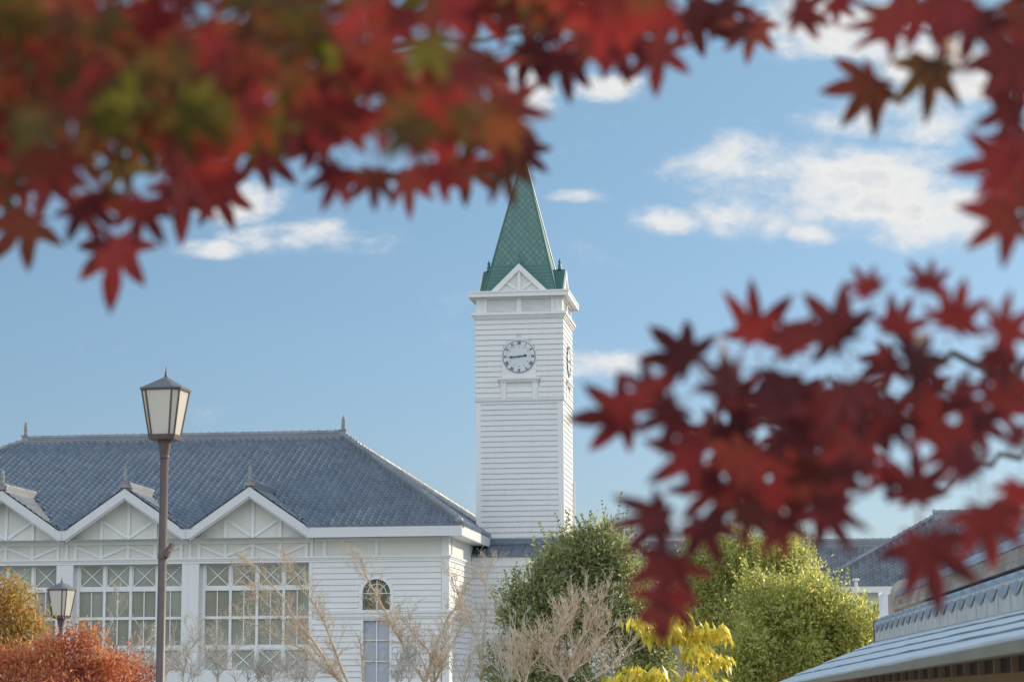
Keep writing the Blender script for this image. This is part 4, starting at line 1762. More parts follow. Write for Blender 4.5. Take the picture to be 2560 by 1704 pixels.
# ------------------------------------------------------------------ vegetation
def leaves_mesh(C, D, Nn, L, W, fold=0.25):
    """arrays of leaf base, direction, normal -> folded diamond leaves (two triangles-wide quads)"""
    S = np.cross(D, Nn)
    S /= (np.linalg.norm(S, axis=1, keepdims=True) + 1e-9)
    Nn = np.cross(S, D)
    L = L[:, None]
    W = W[:, None]
    base = C
    tip = C + D * L - Nn * L * 0.12
    mid = C + D * L * 0.48
    l = mid + S * W + Nn * W * fold
    r = mid - S * W + Nn * W * fold
    n = len(C)
    V = np.stack([base, r, tip, l], axis=1).reshape(-1, 3)
    Fc = np.arange(n * 4).reshape(n, 4)
    return V, Fc


def unit(a):
    return a / (np.linalg.norm(a, axis=1, keepdims=True) + 1e-9)


def crown(lobes, Y, n_cl, per, L0, W0, rng, inner=0.2, droop=0.0, spread=0.14, shell=(0.72, 1.04), up=0.6, depth_k=0.9, shoots=0.0):
    """lobes = (px,py,rx,ry[,dY]) ; returns leaf arrays"""
    vol = np.array([l[2] * l[3] for l in lobes], float)
    vol /= vol.sum()
    cnt = np.maximum((vol * n_cl).astype(int), 3)
    Cs, Ds, Ns, Ls, Ws = [], [], [], [], []
    for (lb, c) in zip(lobes, cnt):
        px, py, rx, ry = lb[0], lb[1], lb[2] * 1.1, lb[3] * 1.1
        dY = lb[4] if len(lb) > 4 else 0.0
        ctr = np.array(at(px, py, Y + dY))
        R = np.array([rx * Y / F_PX, max(rx, ry) * depth_k * Y / F_PX, ry * Y / F_PX])
        # each lobe is broken into smaller clumps
        ns = 9
        sd_ = unit(rng.normal(size=(ns, 3)))
        sc_c = ctr + sd_ * R * rng.uniform(.35, .92, (ns, 1))
        sc_r = rng.uniform(.24, .56, ns)
        pick = rng.integers(0, ns, c)
        ctr, R = sc_c[pick], R[None] * sc_r[pick][:, None]
        d = unit(rng.normal(size=(c, 3)))
        # bumpy lobe surface
        fr = rng.normal(size=(5, 3)) * 2.6
        ph = rng.uniform(0, 6.28, 5)
        bumpy = 1 + 0.09 * np.sin(d @ fr.T + ph).sum(axis=1)
        rr = rng.uniform(shell[0], shell[1], c) * bumpy
        isin = rng.random(c) < inner
        rr = np.where(isin, rr * rng.uniform(0.3, 0.9, c), rr)
        p = ctr + d * rr[:, None] * R
        out = unit(d / R)
        # upright young shoots with whorls of leaves
        if shoots:
            sel = np.where((out[:, 2] > 0.15) & ~isin)[0]
            sel = rng.choice(sel, min(len(sel), int(c * shoots)), replace=False)
            shoot_len = rng.uniform(.2, .6, c)
            for st in range(9):
                tt = st / 8
                ln = shoot_len[sel]
                q = p[sel] + (np.array([0, 0, 1.0]) * .8 + out[sel] * .5) * (ln * tt)[:, None]
                for w in range(3):
                    az = rng.uniform(0, 6.283, len(sel))
                    o = np.stack([np.cos(az), np.sin(az), np.zeros(len(sel))], 1)
                    Cs.append(q)
                    Ds.append(unit(o + np.array([0, 0, .5 + tt])))
                    Ns.append(unit(np.array([0, 0, 1.0]) - o * .5 + rng.normal(size=o.shape) * .2))
                    Ls.append(np.full(len(sel), .8))
                    Ws.append(np.full(len(sel), 1.0))
            Cs.append(p[sel])
            Ds.append(unit(np.array([0, 0, 1.0]) * .8 + out[sel] * .5))
            Ns.append(unit(rng.normal(size=(len(sel), 3))))
            Ls.append(np.full(len(sel), .45 / L0))
            Ws.append(np.full(len(sel), .2))
        for k in range(per):
            dd = unit(out * 0.7 + rng.normal(size=(c, 3)) * 0.75 + np.array([0, 0, up - droop]))
            off = rng.normal(size=(c, 3)) * spread
            Cs.append(p + off)
            Ds.append(dd)
            Ns.append(unit(out + rng.normal(size=(c, 3)) * 0.5 + np.array([0, 0, 0.5])))
            Ls.append(np.ones(c))
            Ws.append(np.ones(c))
    C, D, N_ = np.concatenate(Cs), np.concatenate(Ds), np.concatenate(Ns)
    L = L0 * rng.uniform(0.65, 1.25, len(C)) * np.concatenate(Ls)
    W = W0 * rng.uniform(0.7, 1.2, len(C)) * np.concatenate(Ws)
    return leaves_mesh(C, D, N_, L, W)


def leafy_tree(name, label, cat, base_px, Y, lobes, n_cl, per, L0, W0, mat, bark, seed, trunk_r=.12, group=None, **kw):
    rng = np.random.default_rng(seed)
    b = at(base_px, 1700, Y)
    root = empty(name, (b.x, b.y, 0), label, cat, group)
    V, Fc = crown(lobes, Y, n_cl, per, L0, W0, rng, **kw)
    V = V - np.array([b.x, b.y, 0])
    np_mesh('crown', V, Fc, mat, root)
    tr = MB()
    lr_ = random.Random(seed)
    cz = np.mean([at(l[0], l[1], Y).z for l in lobes])
    fork = Vector((0, 0, max(0.6, cz * 0.35)))
    tr.tube([(0, 0, 0), (.03, .02, fork.z * .5), fork], [trunk_r * 1.2, trunk_r, trunk_r * .85], 8)
    for l in lobes:
        q = at(l[0], l[1], Y + (l[4] if len(l) > 4 else 0)) - Vector((b.x, b.y, 0))
        m = fork.lerp(q, .5) + Vector((lr_.uniform(-.2, .2), lr_.uniform(-.2, .2), .15))
        tr.tube([fork, m, q], [trunk_r * .5, trunk_r * .3, trunk_r * .1], 6)
    tr.build('trunk', bark, root)
    return root


M_BARK = simple('brown_bark', (0.11, 0.085, 0.065), (0.17, 0.135, 0.10), 0.85, 8, 0, 0.3, 0.4)
M_EVER1 = leaf_mat('dark_evergreen_leaf', [(0.0, (0.14, 0.20, 0.12)), (0.45, (0.27, 0.32, 0.17)), (0.75, (0.48, 0.47, 0.21)), (1.0, (0.68, 0.66, 0.28))], 0.55, 0.28, 0.9, .8, .3, 1.45)
M_EVER2 = leaf_mat('mid_evergreen_leaf', [(0.0, (0.18, 0.25, 0.12)), (0.5, (0.40, 0.43, 0.18)), (0.8, (0.58, 0.55, 0.22)), (1.0, (0.70, 0.69, 0.28))], 0.62, 0.28, 0.9, .8, .3, 1.7)
M_EVER3 = leaf_mat('bright_evergreen_leaf', [(0.0, (0.20, 0.25, 0.10)), (0.45, (0.40, 0.43, 0.16)), (0.8, (0.56, 0.55, 0.20)), (1.0, (0.72, 0.68, 0.32))], 0.62, 0.28, 0.9, .8, .3, 1.6)

leafy_tree('evergreen_tree', 'dark green broadleaf evergreen tree standing against the foot of the clock tower', 'tree', 1430, 50,
           [(1400, 1410, 62, 62), (1445, 1385, 60, 52), (1520, 1380, 75, 68), (1330, 1478, 66, 58), (1285, 1555, 50, 52), (1400, 1520, 110, 90), (1545, 1470, 80, 110), (1440, 1620, 190, 110), (1580, 1600, 100, 120), (1300, 1660, 80, 70)],
           4300, 9, .115, .025, M_EVER1, M_BARK, 11, group=None, shoots=.07)
leafy_tree('evergreen_tree', 'mid green evergreen tree with upright shoots between the dark tree and the grey roof', 'tree', 1900, 54,
           [(1790, 1400, 72, 72), (1850, 1385, 60, 62), (1925, 1388, 85, 72), (1985, 1440, 78, 78), (1760, 1480, 70, 90), (1850, 1480, 120, 90), (1960, 1530, 110, 90), (1730, 1600, 90, 110), (1830, 1620, 130, 110)],
           4200, 9, .115, .025, M_EVER2, M_BARK, 12, shoots=.07)
leafy_tree('evergreen_tree', 'sunlit yellow green bushy evergreen just left of the near tiled roof', 'tree', 2010, 46,
           [(1905, 1520, 72, 75), (1985, 1510, 72, 62), (2085, 1540, 85, 70), (2130, 1590, 62, 75), (1960, 1600, 120, 90), (2060, 1640, 120, 90), (1890, 1660, 80, 80), (2120, 1660, 70, 60)],
           4000, 9, .105, .024, M_EVER3, M_BARK, 13, shoots=.07)

M_GOLD = leaf_mat('golden_leaf', [(0.0, (0.20, 0.21, 0.05)), (0.4, (0.42, 0.33, 0.09)), (0.7, (0.55, 0.30, 0.10)), (1.0, (0.66, 0.56, 0.28))], 0.5, 0.45, 0.4)
leafy_tree('golden_tree', 'small golden brown tree with drooping leaves left of the short lamp', 'tree', 20, 41,
           [(30, 1525, 55, 62), (-30, 1500, 60, 60), (70, 1560, 38, 50), (20, 1600, 70, 60), (-60, 1580, 70, 80)],
           700, 8, .12, .02, M_GOLD, M_BARK, 14, trunk_r=.07, droop=1.1, up=0.2)
M_RED = leaf_mat('red_orange_leaf', [(0.0, (0.24, 0.11, 0.06)), (0.35, (0.50, 0.16, 0.11)), (0.6, (0.62, 0.27, 0.13)), (1.0, (0.66, 0.44, 0.18))], 0.5, 0.5, 0.3, 1.4, 0.5)
leafy_tree('red_shrub', 'wide red and orange autumn shrub in front of the short lamp', 'shrub', 120, 36,
           [(25, 1668, 85, 48), (128, 1645, 62, 52), (195, 1660, 52, 56), (206, 1592, 20, 34), (218, 1622, 34, 36), (255, 1680, 52, 48), (90, 1705, 130, 52), (230, 1715, 110, 40), (-60, 1690, 80, 60)],
           1500, 8, .085, .017, M_RED, M_BARK, 15, trunk_r=.06, spread=.12)
leafy_tree('red_shrub', 'small rusty red shrub among bare twigs left of the tall lamp post', 'shrub', 310, 37,
           [(305, 1672, 42, 34), (340, 1700, 48, 28), (290, 1710, 50, 30)],
           260, 8, .08, .015, M_RED, M_BARK, 16, trunk_r=.04, spread=.12)

# yellow drooping-leaf trees
M_YEL = leaf_mat('yellow_leaf', [(0.0, (0.34, 0.38, 0.06)), (0.3, (0.66, 0.60, 0.08)), (0.75, (0.80, 0.66, 0.10)), (1.0, (0.80, 0.55, 0.09))], 0.4, 0.4, 0.45, 1.5, 0.35)
M_PALEBARK = simple('pale_grey_bark', (0.44, 0.42, 0.39), (0.32, 0.30, 0.27), 0.8, 9, 0, 0.3, 0.3)


def yellow_tree(label, base_px, Y, stems, clumps, seed):
    lr_ = random.Random(seed)
    rng = np.random.default_rng(seed)
    b = at(base_px, 1700, Y)
    off = Vector((b.x, b.y, 0))
    root = empty('yellow_leaf_tree', off, label, 'tree', 'trees with drooping yellow leaves')
    tr = MB()
    for (poly, r0, r1) in stems:
        pts = [at(px, py, Y + dy) - off for (px, py, dy) in poly]
        n = len(pts)
        pts = [Vector((pts[0].x, pts[0].y, 0))] + pts if poly[0][1] > 1690 else pts
        rr = [r0 + (r1 - r0) * i / (len(pts) - 1) for i in range(len(pts))]
        tr.tube(pts, rr, 8)
    tr.build('trunk', M_PALEBARK, root)
    Cs, Ds, Ns = [], [], []
    for (px, py, n, r) in clumps:
        ctr = np.array(at(px, py, Y + lr_.uniform(-.25, .25)) - off)
        for q in range(int(n * 1.4)):
            az = rng.uniform(0, 2 * np.pi)
            o = np.array([math.cos(az), math.sin(az), 0])
            Cs.append(ctr + o * .03 + rng.normal(size=3) * np.array([r * .5, r * .5, r * .4]) * Y / F_PX)
            dr_ = rng.uniform(.5, 2.2)
            Ds.append(o * 1.0 + np.array([0, 0, -dr_]) + rng.normal(size=3) * .15)
            Ns.append(o * dr_ * .6 + np.array([0, 0, 1.0]))
    C, D, N_ = np.array(Cs), unit(np.array(Ds)), unit(np.array(Ns))
    L = .17 * rng.uniform(.7, 1.2, len(C))
    V, Fc = leaves_mesh(C, D, N_, L, L * .15, 0.3)
    np_mesh('crown', V, Fc, M_YEL, root)


yellow_tree('yellow leaved tree on two pale stems in front of the evergreens', 1705, 26,
            [([(1703, 1704, 0), (1703, 1660, 0), (1700, 1635, 0), (1690, 1618, 0), (1672, 1595, .1), (1655, 1585, .1)], .052, .02), ([(1703, 1650, 0), (1712, 1620, 0), (1722, 1600, .1), (1722, 1560, .1), (1708, 1525, .1)], .035, .008),
             ([(1735, 1704, .1), (1733, 1660, .1), (1732, 1630, .1), (1745, 1600, .1), (1770, 1575, .1)], .045, .014), ([(1735, 1640, .1), (1770, 1625, 0), (1800, 1640, 0)], .02, .006)],
            [(1585, 1552, 10, 22), (1612, 1553, 14, 16), (1630, 1572, 26, 24), (1648, 1578, 20, 18), (1675, 1570, 16, 20), (1695, 1580, 24, 22), (1705, 1535, 9, 10), (1722, 1555, 14, 16), (1730, 1580, 26, 24), (1760, 1570, 24, 22), (1790, 1570, 22, 18), (1806, 1578, 14, 14), (1690, 1556, 10, 14), (1745, 1618, 20, 22), (1770, 1622, 18, 22), (1790, 1640, 18, 20), (1812, 1642, 12, 14), (1725, 1625, 12, 14), (1755, 1650, 10, 14)], 21)
yellow_tree('low yellow leaved bush at the bottom edge beside the bare crape tree', 1590, 25,
            [([(1590, 1704, 0), (1588, 1690, 0)], .03, .01)],
            [(1530, 1690, 8, 10), (1560, 1690, 24, 22), (1588, 1672, 22, 18), (1600, 1690, 24, 22), (1640, 1676, 26, 22), (1650, 1695, 22, 22), (1615, 1705, 20, 20), (1570, 1706, 20, 18)], 22)
yellow_tree('low yellow leaved bush at the foot of the pale stems', 1760, 25,
            [([(1760, 1704, 0), (1758, 1694, 0)], .03, .01)],
            [(1725, 1690, 20, 18), (1745, 1684, 20, 16), (1768, 1688, 18, 16), (1795, 1702, 16, 16), (1820, 1704, 12, 12), (1740, 1705, 18, 20)], 23)

# ------------------------------------------------------------------ bare trees
M_TWIG = simple('sunlit_tan_bark', (0.70, 0.57, 0.42), (0.44, 0.35, 0.26), 0.75, 14, 0, 0.3, 0.2)
M_TWIG2 = simple('grey_twig_bark', (0.58, 0.53, 0.46), (0.42, 0.38, 0.33), 0.8, 14, 0, 0.3, 0.2)


def bare_tree(label, base_px, Y, limbs, seed, mat=None, twig=1.0, dens=1.0, up=.5, name='bare_tree', curl=.25, fine=True, spread=.35, group='leafless trees and shrubs in front of the hall'):
    """limbs: list of (pixel polyline, radius at start, radius at end, depth drift)"""
    lr_ = random.Random(seed)
    b = at(base_px, 1700, Y)
    off = Vector((b.x, b.y, 0))
    root = empty(name, off, label, 'tree' if 'tree' in name else 'shrub', group)
    trunk, tw = MB(), MB()

    def grow(p, d, L, r, lvl):
        n = 4 if lvl < 2 else 3
        pts, rr = [p], [r]
        q = p.copy()
        bend = Vector((lr_.gauss(0, curl), lr_.gauss(0, curl), lr_.gauss(0, curl * .5)))
        for i in range(n):
            d = (d + bend * .35 + Vector((lr_.gauss(0, .12), lr_.gauss(0, .12), .10 * up + lr_.gauss(0, .08)))).normalized()
            q = q + d * (L / n)
            pts.append(q.copy())
            rr.append(max(r * (1 - .7 * (i + 1) / n), .0038))
            if lvl < 3 and L > .16:
                m = 1 if lr_.random() < .5 else 2
                for _ in range(m):
                    s = d.cross(Vector((lr_.gauss(0, 1), lr_.gauss(0, 1), lr_.gauss(0, 1)))).normalized()
                    nd_ = (d * .75 + s * lr_.uniform(.45, .9) + Vector((0, 0, .28 * up))).normalized()
                    grow(q.copy(), nd_, L * lr_.uniform(.38, .62), rr[-1] * .75, lvl + 1)
        (trunk if name == 'bare_shrub' else tw).tube(pts, rr, 4 if lvl < 2 else 3)
    for (poly, r0, r1, dd) in limbs:
        n = len(poly)
        pts = []
        for i, (px, py) in enumerate(poly):
            pts.append(at(px, py, Y + dd * i / max(n - 1, 1)) - off)
        if poly[0][1] >= 1695:
            pts = [Vector((pts[0].x * .6, pts[0].y * .6, 0))] + pts
        rr = [r0 + (r1 - r0) * i / (len(pts) - 1) for i in range(len(pts))]
        # smooth subdivision with a little wobble
        P2, R2 = [], []
        for i in range(len(pts) - 1):
            for k in range(3):
                t = k / 3
                P2.append(pts[i].lerp(pts[i + 1], t) + Vector((lr_.gauss(0, .008), lr_.gauss(0, .012), 0)) * (1 if i or k else 0))
                R2.append(rr[i] + (rr[i + 1] - rr[i]) * t)
        P2.append(pts[-1])
        R2.append(rr[-1])
        trunk.tube(P2, R2, 7)
        if not fine:
            continue
        tot = len(P2)
        for i in range(2, tot):
            if P2[i].z < 2.2:
                continue
            k = 1 + (lr_.random() < .8 * dens) + (lr_.random() < .35 * dens)
            for _ in range(k):
                d = (P2[i] - P2[i - 1]).normalized()
                s = d.cross(Vector((lr_.gauss(0, 1), lr_.gauss(0, 1), lr_.gauss(0, 1)))).normalized()
                nd_ = (d * .7 + s * lr_.uniform(.5, 1.0) + Vector((0, 0, .35 * up))).normalized()
                grow(P2[i].copy(), nd_, twig * lr_.uniform(.25, .8), min(R2[i] * .45, .0085), 1)
    trunk.build('stems' if name == 'bare_shrub' else 'trunk', mat or M_TWIG, root)
    if tw.v:
        tw.build('crown', mat or M_TWIG, root)
    return root


bare_tree('bare tree forking in a wide V right of the arched window', 1060, 52,
          [([(1060, 1704), (1024, 1644), (1001, 1602), (977, 1555), (956, 1515), (930, 1470), (912, 1430), (905, 1395)], .042, .012, -.3),
           ([(1064, 1704), (1077, 1653), (1094, 1602), (1117, 1547), (1145, 1504), (1165, 1470)], .040, .010, .3),
           ([(1088, 1704), (1117, 1632), (1139, 1591), (1162, 1551)], .030, .010, -.5),
           ([(1080, 1704), (1050, 1640), (1020, 1600), (1000, 1580), (985, 1560)], .026, .010, .5),
           ([(1104, 1704), (1100, 1640), (1112, 1600), (1120, 1560)], .022, .008, .4),
           ([(1085, 1704), (1086, 1665), (1070, 1625), (1040, 1590), (1015, 1560), (990, 1530)], .024, .008, -.6)], 31, twig=.62, dens=.9)
bare_tree('slender bare tree standing before the corner between hall and wing', 1203, 50,
          [([(1202, 1704), (1202, 1665), (1194, 1606), (1175, 1564), (1158, 1521), (1140, 1470), (1128, 1440)], .040, .009, .3),
           ([(1203, 1690), (1205, 1627), (1211, 1553), (1214, 1500), (1218, 1440), (1232, 1395)], .036, .007, -.2),
           ([(1204, 1680), (1225, 1650), (1242, 1640), (1260, 1600)], .02, .008, .2)], 32, twig=.55, dens=.7)
bare_tree('bare tree leaning left across the wide window and boarded wall', 855, 54,
          [([(855, 1704), (822, 1663), (780, 1595), (732, 1540), (708, 1494), (672, 1454), (644, 1421), (611, 1398)], .046, .012, .4),
           ([(868, 1704), (846, 1649), (827, 1595), (810, 1553), (787, 1511), (758, 1476), (743, 1441), (722, 1428)], .040, .010, -.4),
           ([(850, 1700), (822, 1678), (760, 1623), (703, 1597), (659, 1568), (594, 1546)], .034, .010, .3),
           ([(800, 1640), (769, 1600), (735, 1565), (703, 1546), (670, 1512), (646, 1487), (610, 1455)], .026, .008, .6),
           ([(846, 1700), (790, 1655), (750, 1640), (700, 1605)], .02, .006, -.3)], 33, twig=.6, dens=1.0)
bare_tree('short lopped bare tree in front of the blinded window', 908, 49,
          [([(908, 1704), (906, 1650), (903, 1614), (890, 1580)], .036, .016, 0), ([(907, 1672), (912, 1640), (916, 1612)], .016, .009, .1), ([(906, 1675), (925, 1655)], .012, .006, -.1)], 34, twig=.3, dens=.4)
bare_tree('pale bare tree with crooked forks below the left pilasters', 545, 48,
          [([(545, 1704), (545, 1673), (525, 1640), (507, 1620), (481, 1596)], .030, .010, .2), ([(545, 1690), (549, 1640), (545, 1625), (532, 1610)], .020, .009, -.2),
           ([(546, 1695), (567, 1655), (590, 1625), (617, 1596)], .016, .006, .3), ([(590, 1704), (585, 1680), (575, 1670)], .018, .01, 0)], 35, mat=M_TWIG2, twig=.5, dens=.8)
bare_tree('pale bare tree just right of the tall lamp post', 457, 47,
          [([(457, 1704), (459, 1670), (447, 1644), (429, 1624), (415, 1612)], .026, .010, .2), ([(458, 1690), (466, 1640), (485, 1610), (500, 1590)], .018, .007, -.3),
           ([(470, 1704), (507, 1657), (533, 1626)], .014, .006, .3), ([(480, 1704), (478, 1650), (470, 1630)], .016, .006, .1)], 36, mat=M_TWIG2, twig=.5, dens=.8)
bare_tree('grey bare sapling rising from the red shrub left of the lamp post', 258, 39,
          [([(258, 1704), (252, 1660), (243, 1628), (268, 1585), (290, 1530), (292, 1500)], .022, .006, .3), ([(330, 1704), (345, 1650), (365, 1610), (380, 1590)], .014, .005, .2), ([(270, 1704), (290, 1640), (310, 1610)], .012, .005, -.2),
           ([(300, 1704), (320, 1660), (345, 1615), (352, 1575)], .012, .004, .1)], 37, mat=M_TWIG2, twig=.4, dens=.7)
bare_tree('grey bare sapling behind the short lamp', 140, 52,
          [([(150, 1704), (135, 1640), (122, 1600), (105, 1560), (100, 1545)], .02, .006, .3), ([(150, 1700), (165, 1640), (168, 1590), (175, 1560)], .016, .005, .2)], 38, mat=M_TWIG2, twig=.4, dens=.7)
bare_tree('pruned crape myrtle with dense tan upright twigs in front of the dark evergreen', 1420, 38,
          [([(1412, 1704), (1441, 1650), (1495, 1602), (1519, 1579)], .036, .012, .3), ([(1414, 1700), (1385, 1660), (1375, 1630), (1394, 1590), (1425, 1545), (1440, 1510)], .030, .010, -.3),
           ([(1470, 1704), (1525, 1668), (1566, 1617), (1605, 1576)], .030, .010, .3), ([(1314, 1704), (1322, 1665), (1370, 1623), (1400, 1580), (1410, 1545)], .028, .010, .2),
           ([(1425, 1690), (1430, 1640), (1455, 1590), (1470, 1540), (1500, 1500)], .026, .008, -.4), ([(1414, 1700), (1440, 1670), (1470, 1650), (1490, 1620)], .024, .01, -.2),
           ([(1300, 1704), (1290, 1670), (1310, 1640), (1330, 1620)], .02, .008, .2)], 39, twig=.55, dens=1.5, up=1.0, name='bare_tree', curl=.35)
for (px, Y, w, top, seed, lab) in ((1010, 47, 60, 1600, 41, 'dense leafless twiggy shrub under the wide forked tree'), (1150, 46, 70, 1560, 42, 'leafless brown shrub below the sunlit hall corner'),
                                   (650, 46, 80, 1650, 43, 'leafless pale shrub under the right wide window'), (760, 45, 60, 1655, 44, 'leafless twiggy shrub below the boarded wall'),
                                   (390, 45, 60, 1640, 45, 'leafless twiggy shrub behind the tall lamp post'), (1265, 46, 50, 1545, 46, 'brown leafless shrub at the left foot of the dark evergreen')):
    lr2 = random.Random(seed)
    limbs = []
    for k in range(8):
        x0 = px + lr2.uniform(-w * .4, w * .4)
        x1 = x0 + lr2.uniform(-w, w)
        limbs.append(([(x0, 1704), ((x0 + x1) / 2 + lr2.uniform(-8, 8), (1704 + top) / 2), (x1, top + lr2.uniform(-20, 70))], .008, .004, lr2.uniform(-.8, .8)))
    bare_tree(lab, px, Y, limbs, seed, mat=M_TWIG2, twig=.38, dens=.8, name='bare_shrub', up=.9)


# ------------------------------------------------------------------ maples close to the camera
def maple_leaf(rng):
    """outline of a seven-lobed leaf in its own plane (unit = main lobe), tip towards +y"""
    lob = [(-128, .42), (-88, .74), (-42, .93), (0, 1.0), (42, .93), (88, .74), (128, .42)]
    pts = []
    for i, (a, r) in enumerate(lob):
        a2 = a + rng.normal() * 4
        r2 = r * rng.uniform(.9, 1.08)
        wdt = 15.0 if r > .5 else 17
        pts.append((a2 - wdt, r2 * .58))
        pts.append((a2 - wdt * .5, r2 * .78))
        pts.append((a2, r2))
        pts.append((a2 + wdt * .5, r2 * .78))
        pts.append((a2 + wdt, r2 * .58))
        if i < 6:
            pts.append(((a2 + lob[i + 1][0]) / 2, .40 + .03 * rng.normal()))
    pts.append((180, .10))
    A = np.array([(math.sin(rad(a)) * r, math.cos(rad(a)) * r) for a, r in pts])
    return A


def maple_crown(name, specs, off, mat, parent, seed):
    """specs: (px, py, R_px, tip angle clockwise from up, distance, tilt)"""
    rng = np.random.default_rng(seed)
    Vs, Fs = [], []
    nv = 0
    for (px, py, R, ang, Y, tilt) in specs:
        A = maple_leaf(rng)
        n = len(A)
        ctr = np.array(at(px, py, Y) - off)
        r = R * Y / F_PX
        t = rad(ang)
        tip = np.array([math.sin(t), 0, math.cos(t)])
        sd = np.array([math.cos(t), 0, -math.sin(t)])
        nrm = np.array([0, -1.0, 0])
        # tilt the blade about a random in-plane axis
        ax = rng.uniform(0, 2 * np.pi)
        k = unit((tip * math.cos(ax) + sd * math.sin(ax))[None])[0]
        th = rng.normal() * tilt

        def rot(v):
            return v * math.cos(th) + np.cross(k, v) * math.sin(th) + k * (k @ v) * (1 - math.cos(th))
        tip2, sd2, n2 = rot(tip), rot(sd), rot(nrm)
        rr = np.hypot(A[:, 0], A[:, 1])
        curl = (-.14 + rng.normal() * .12) * rr ** 2 + .05 * np.sin(np.arange(n) * 1.05 + rng.uniform(0, 6))
        P = ctr + (A[:, :1] * sd2 + A[:, 1:] * tip2 + curl[:, None] * n2) * r
        # stalk as a thin strip
        Vs.append(np.vstack([ctr[None] + n2 * .02 * r, P]))
        idx = np.arange(n)
        Fs.append(np.stack([np.full(n, nv), nv + 1 + idx, nv + 1 + (idx + 1) % n], axis=1))
        nv += n + 1
        q = ctr - tip2 * r * .08
        e = ctr - tip2 * r * rng.uniform(.5, .8) + n2 * r * rng.normal() * .15
        w = sd2 * r * .014
        Vs.append(np.array([q - w, q + w, e + w, e - w]))
        Fs.append(np.array([[nv, nv + 1, nv + 2], [nv, nv + 2, nv + 3]]))
        nv += 4
    o = np_mesh(name, np.vstack(Vs), np.vstack(Fs), mat, parent)
    return o


def inside(poly, x, y):
    c = False
    j = len(poly) - 1
    for i in range(len(poly)):
        if (poly[i][1] > y) != (poly[j][1] > y) and x < (poly[j][0] - poly[i][0]) * (y - poly[i][1]) / (poly[j][1] - poly[i][1]) + poly[i][0]:
            c = not c
        j = i
    return c


K = 2560 / 2356
M_MAPLE = leaf_mat('maple_leaf_red', [(0.0, (0.10, 0.023, 0.022)), (0.28, (0.15, 0.028, 0.025)), (0.45, (0.27, 0.026, 0.028)), (0.54, (0.22, 0.045, 0.025)), (0.63, (0.125, 0.068, 0.022)), (0.76, (0.125, 0.115, 0.020)), (1.0, (0.145, 0.175, 0.023))], 0.55, 0.5, 0.3, 6.0, 0.75, 1.15)
M_MAPLE2 = leaf_mat('maple_leaf_dark_red', [(0.0, (0.078, 0.018, 0.021)), (0.4, (0.115, 0.020, 0.024)), (0.60, (0.165, 0.022, 0.027)), (0.82, (0.125, 0.042, 0.024)), (1.0, (0.12, 0.085, 0.024))], 0.55, 0.5, 0.3, 6.0, 0.5, 1.2)

EDGE_L = [(265, 560, 128, 186), (60, 505, 115, 215), (420, 430, 112, 180), (500, 430, 100, 165), (110, 400, 110, 230), (600, 345, 92, 130), (780, 395, 88, 205), (860, 400, 76, 180), (945, 400, 88, 180),
          (1010, 385, 78, 170), (1070, 375, 82, 175), (1150, 375, 92, 150), (1192, 345, 78, 120), (1150, 250, 88, 100), (1290, 130, 92, 170), (1215, 110, 95, 150), (1350, 80, 100, 150), (1510, 105, 105, 178),
          (1450, 45, 108, 200), (1590, 30, 105, 120), (1730, 55, 88, 184), (1835, 22, 80, 110), (10, 400, 90, 250), (660, 290, 90, 150), (730, 320, 80, 200), (330, 470, 95, 200), (190, 470, 90, 160), (1660, 10, 80, 150), (1420, 100, 90, 160),
          (560, 300, 90, 190), (1920, 5, 60, 130)]
POLY_L = [(-60, -120), (1650, -120), (1540, 30), (1420, 40), (1290, 80), (1180, 120), (1130, 190), (1165, 300), (1100, 350), (900, 355), (820, 330), (740, 300), (640, 290), (560, 300), (520, 390), (420, 420), (300, 430), (240, 480), (70, 450), (-60, 480)]
lr3 = random.Random(5)
left_specs = []
for (x, y, R, a) in EDGE_L:
    left_specs.append((x * K, y * K, R * K * 1.22, a, lr3.uniform(1.7, 2.0), .25))
cnt = 0
while cnt < 235:
    x, y = lr3.uniform(-60, 1650), lr3.uniform(-120, 490)
    if inside(POLY_L, x, y + 22 if y > 100 else y):
        cnt += 1
        left_specs.append((x * K, y * K, lr3.uniform(95, 150) * K, lr3.uniform(110, 250), lr3.uniform(1.15, 1.9), .5))
right_specs = []
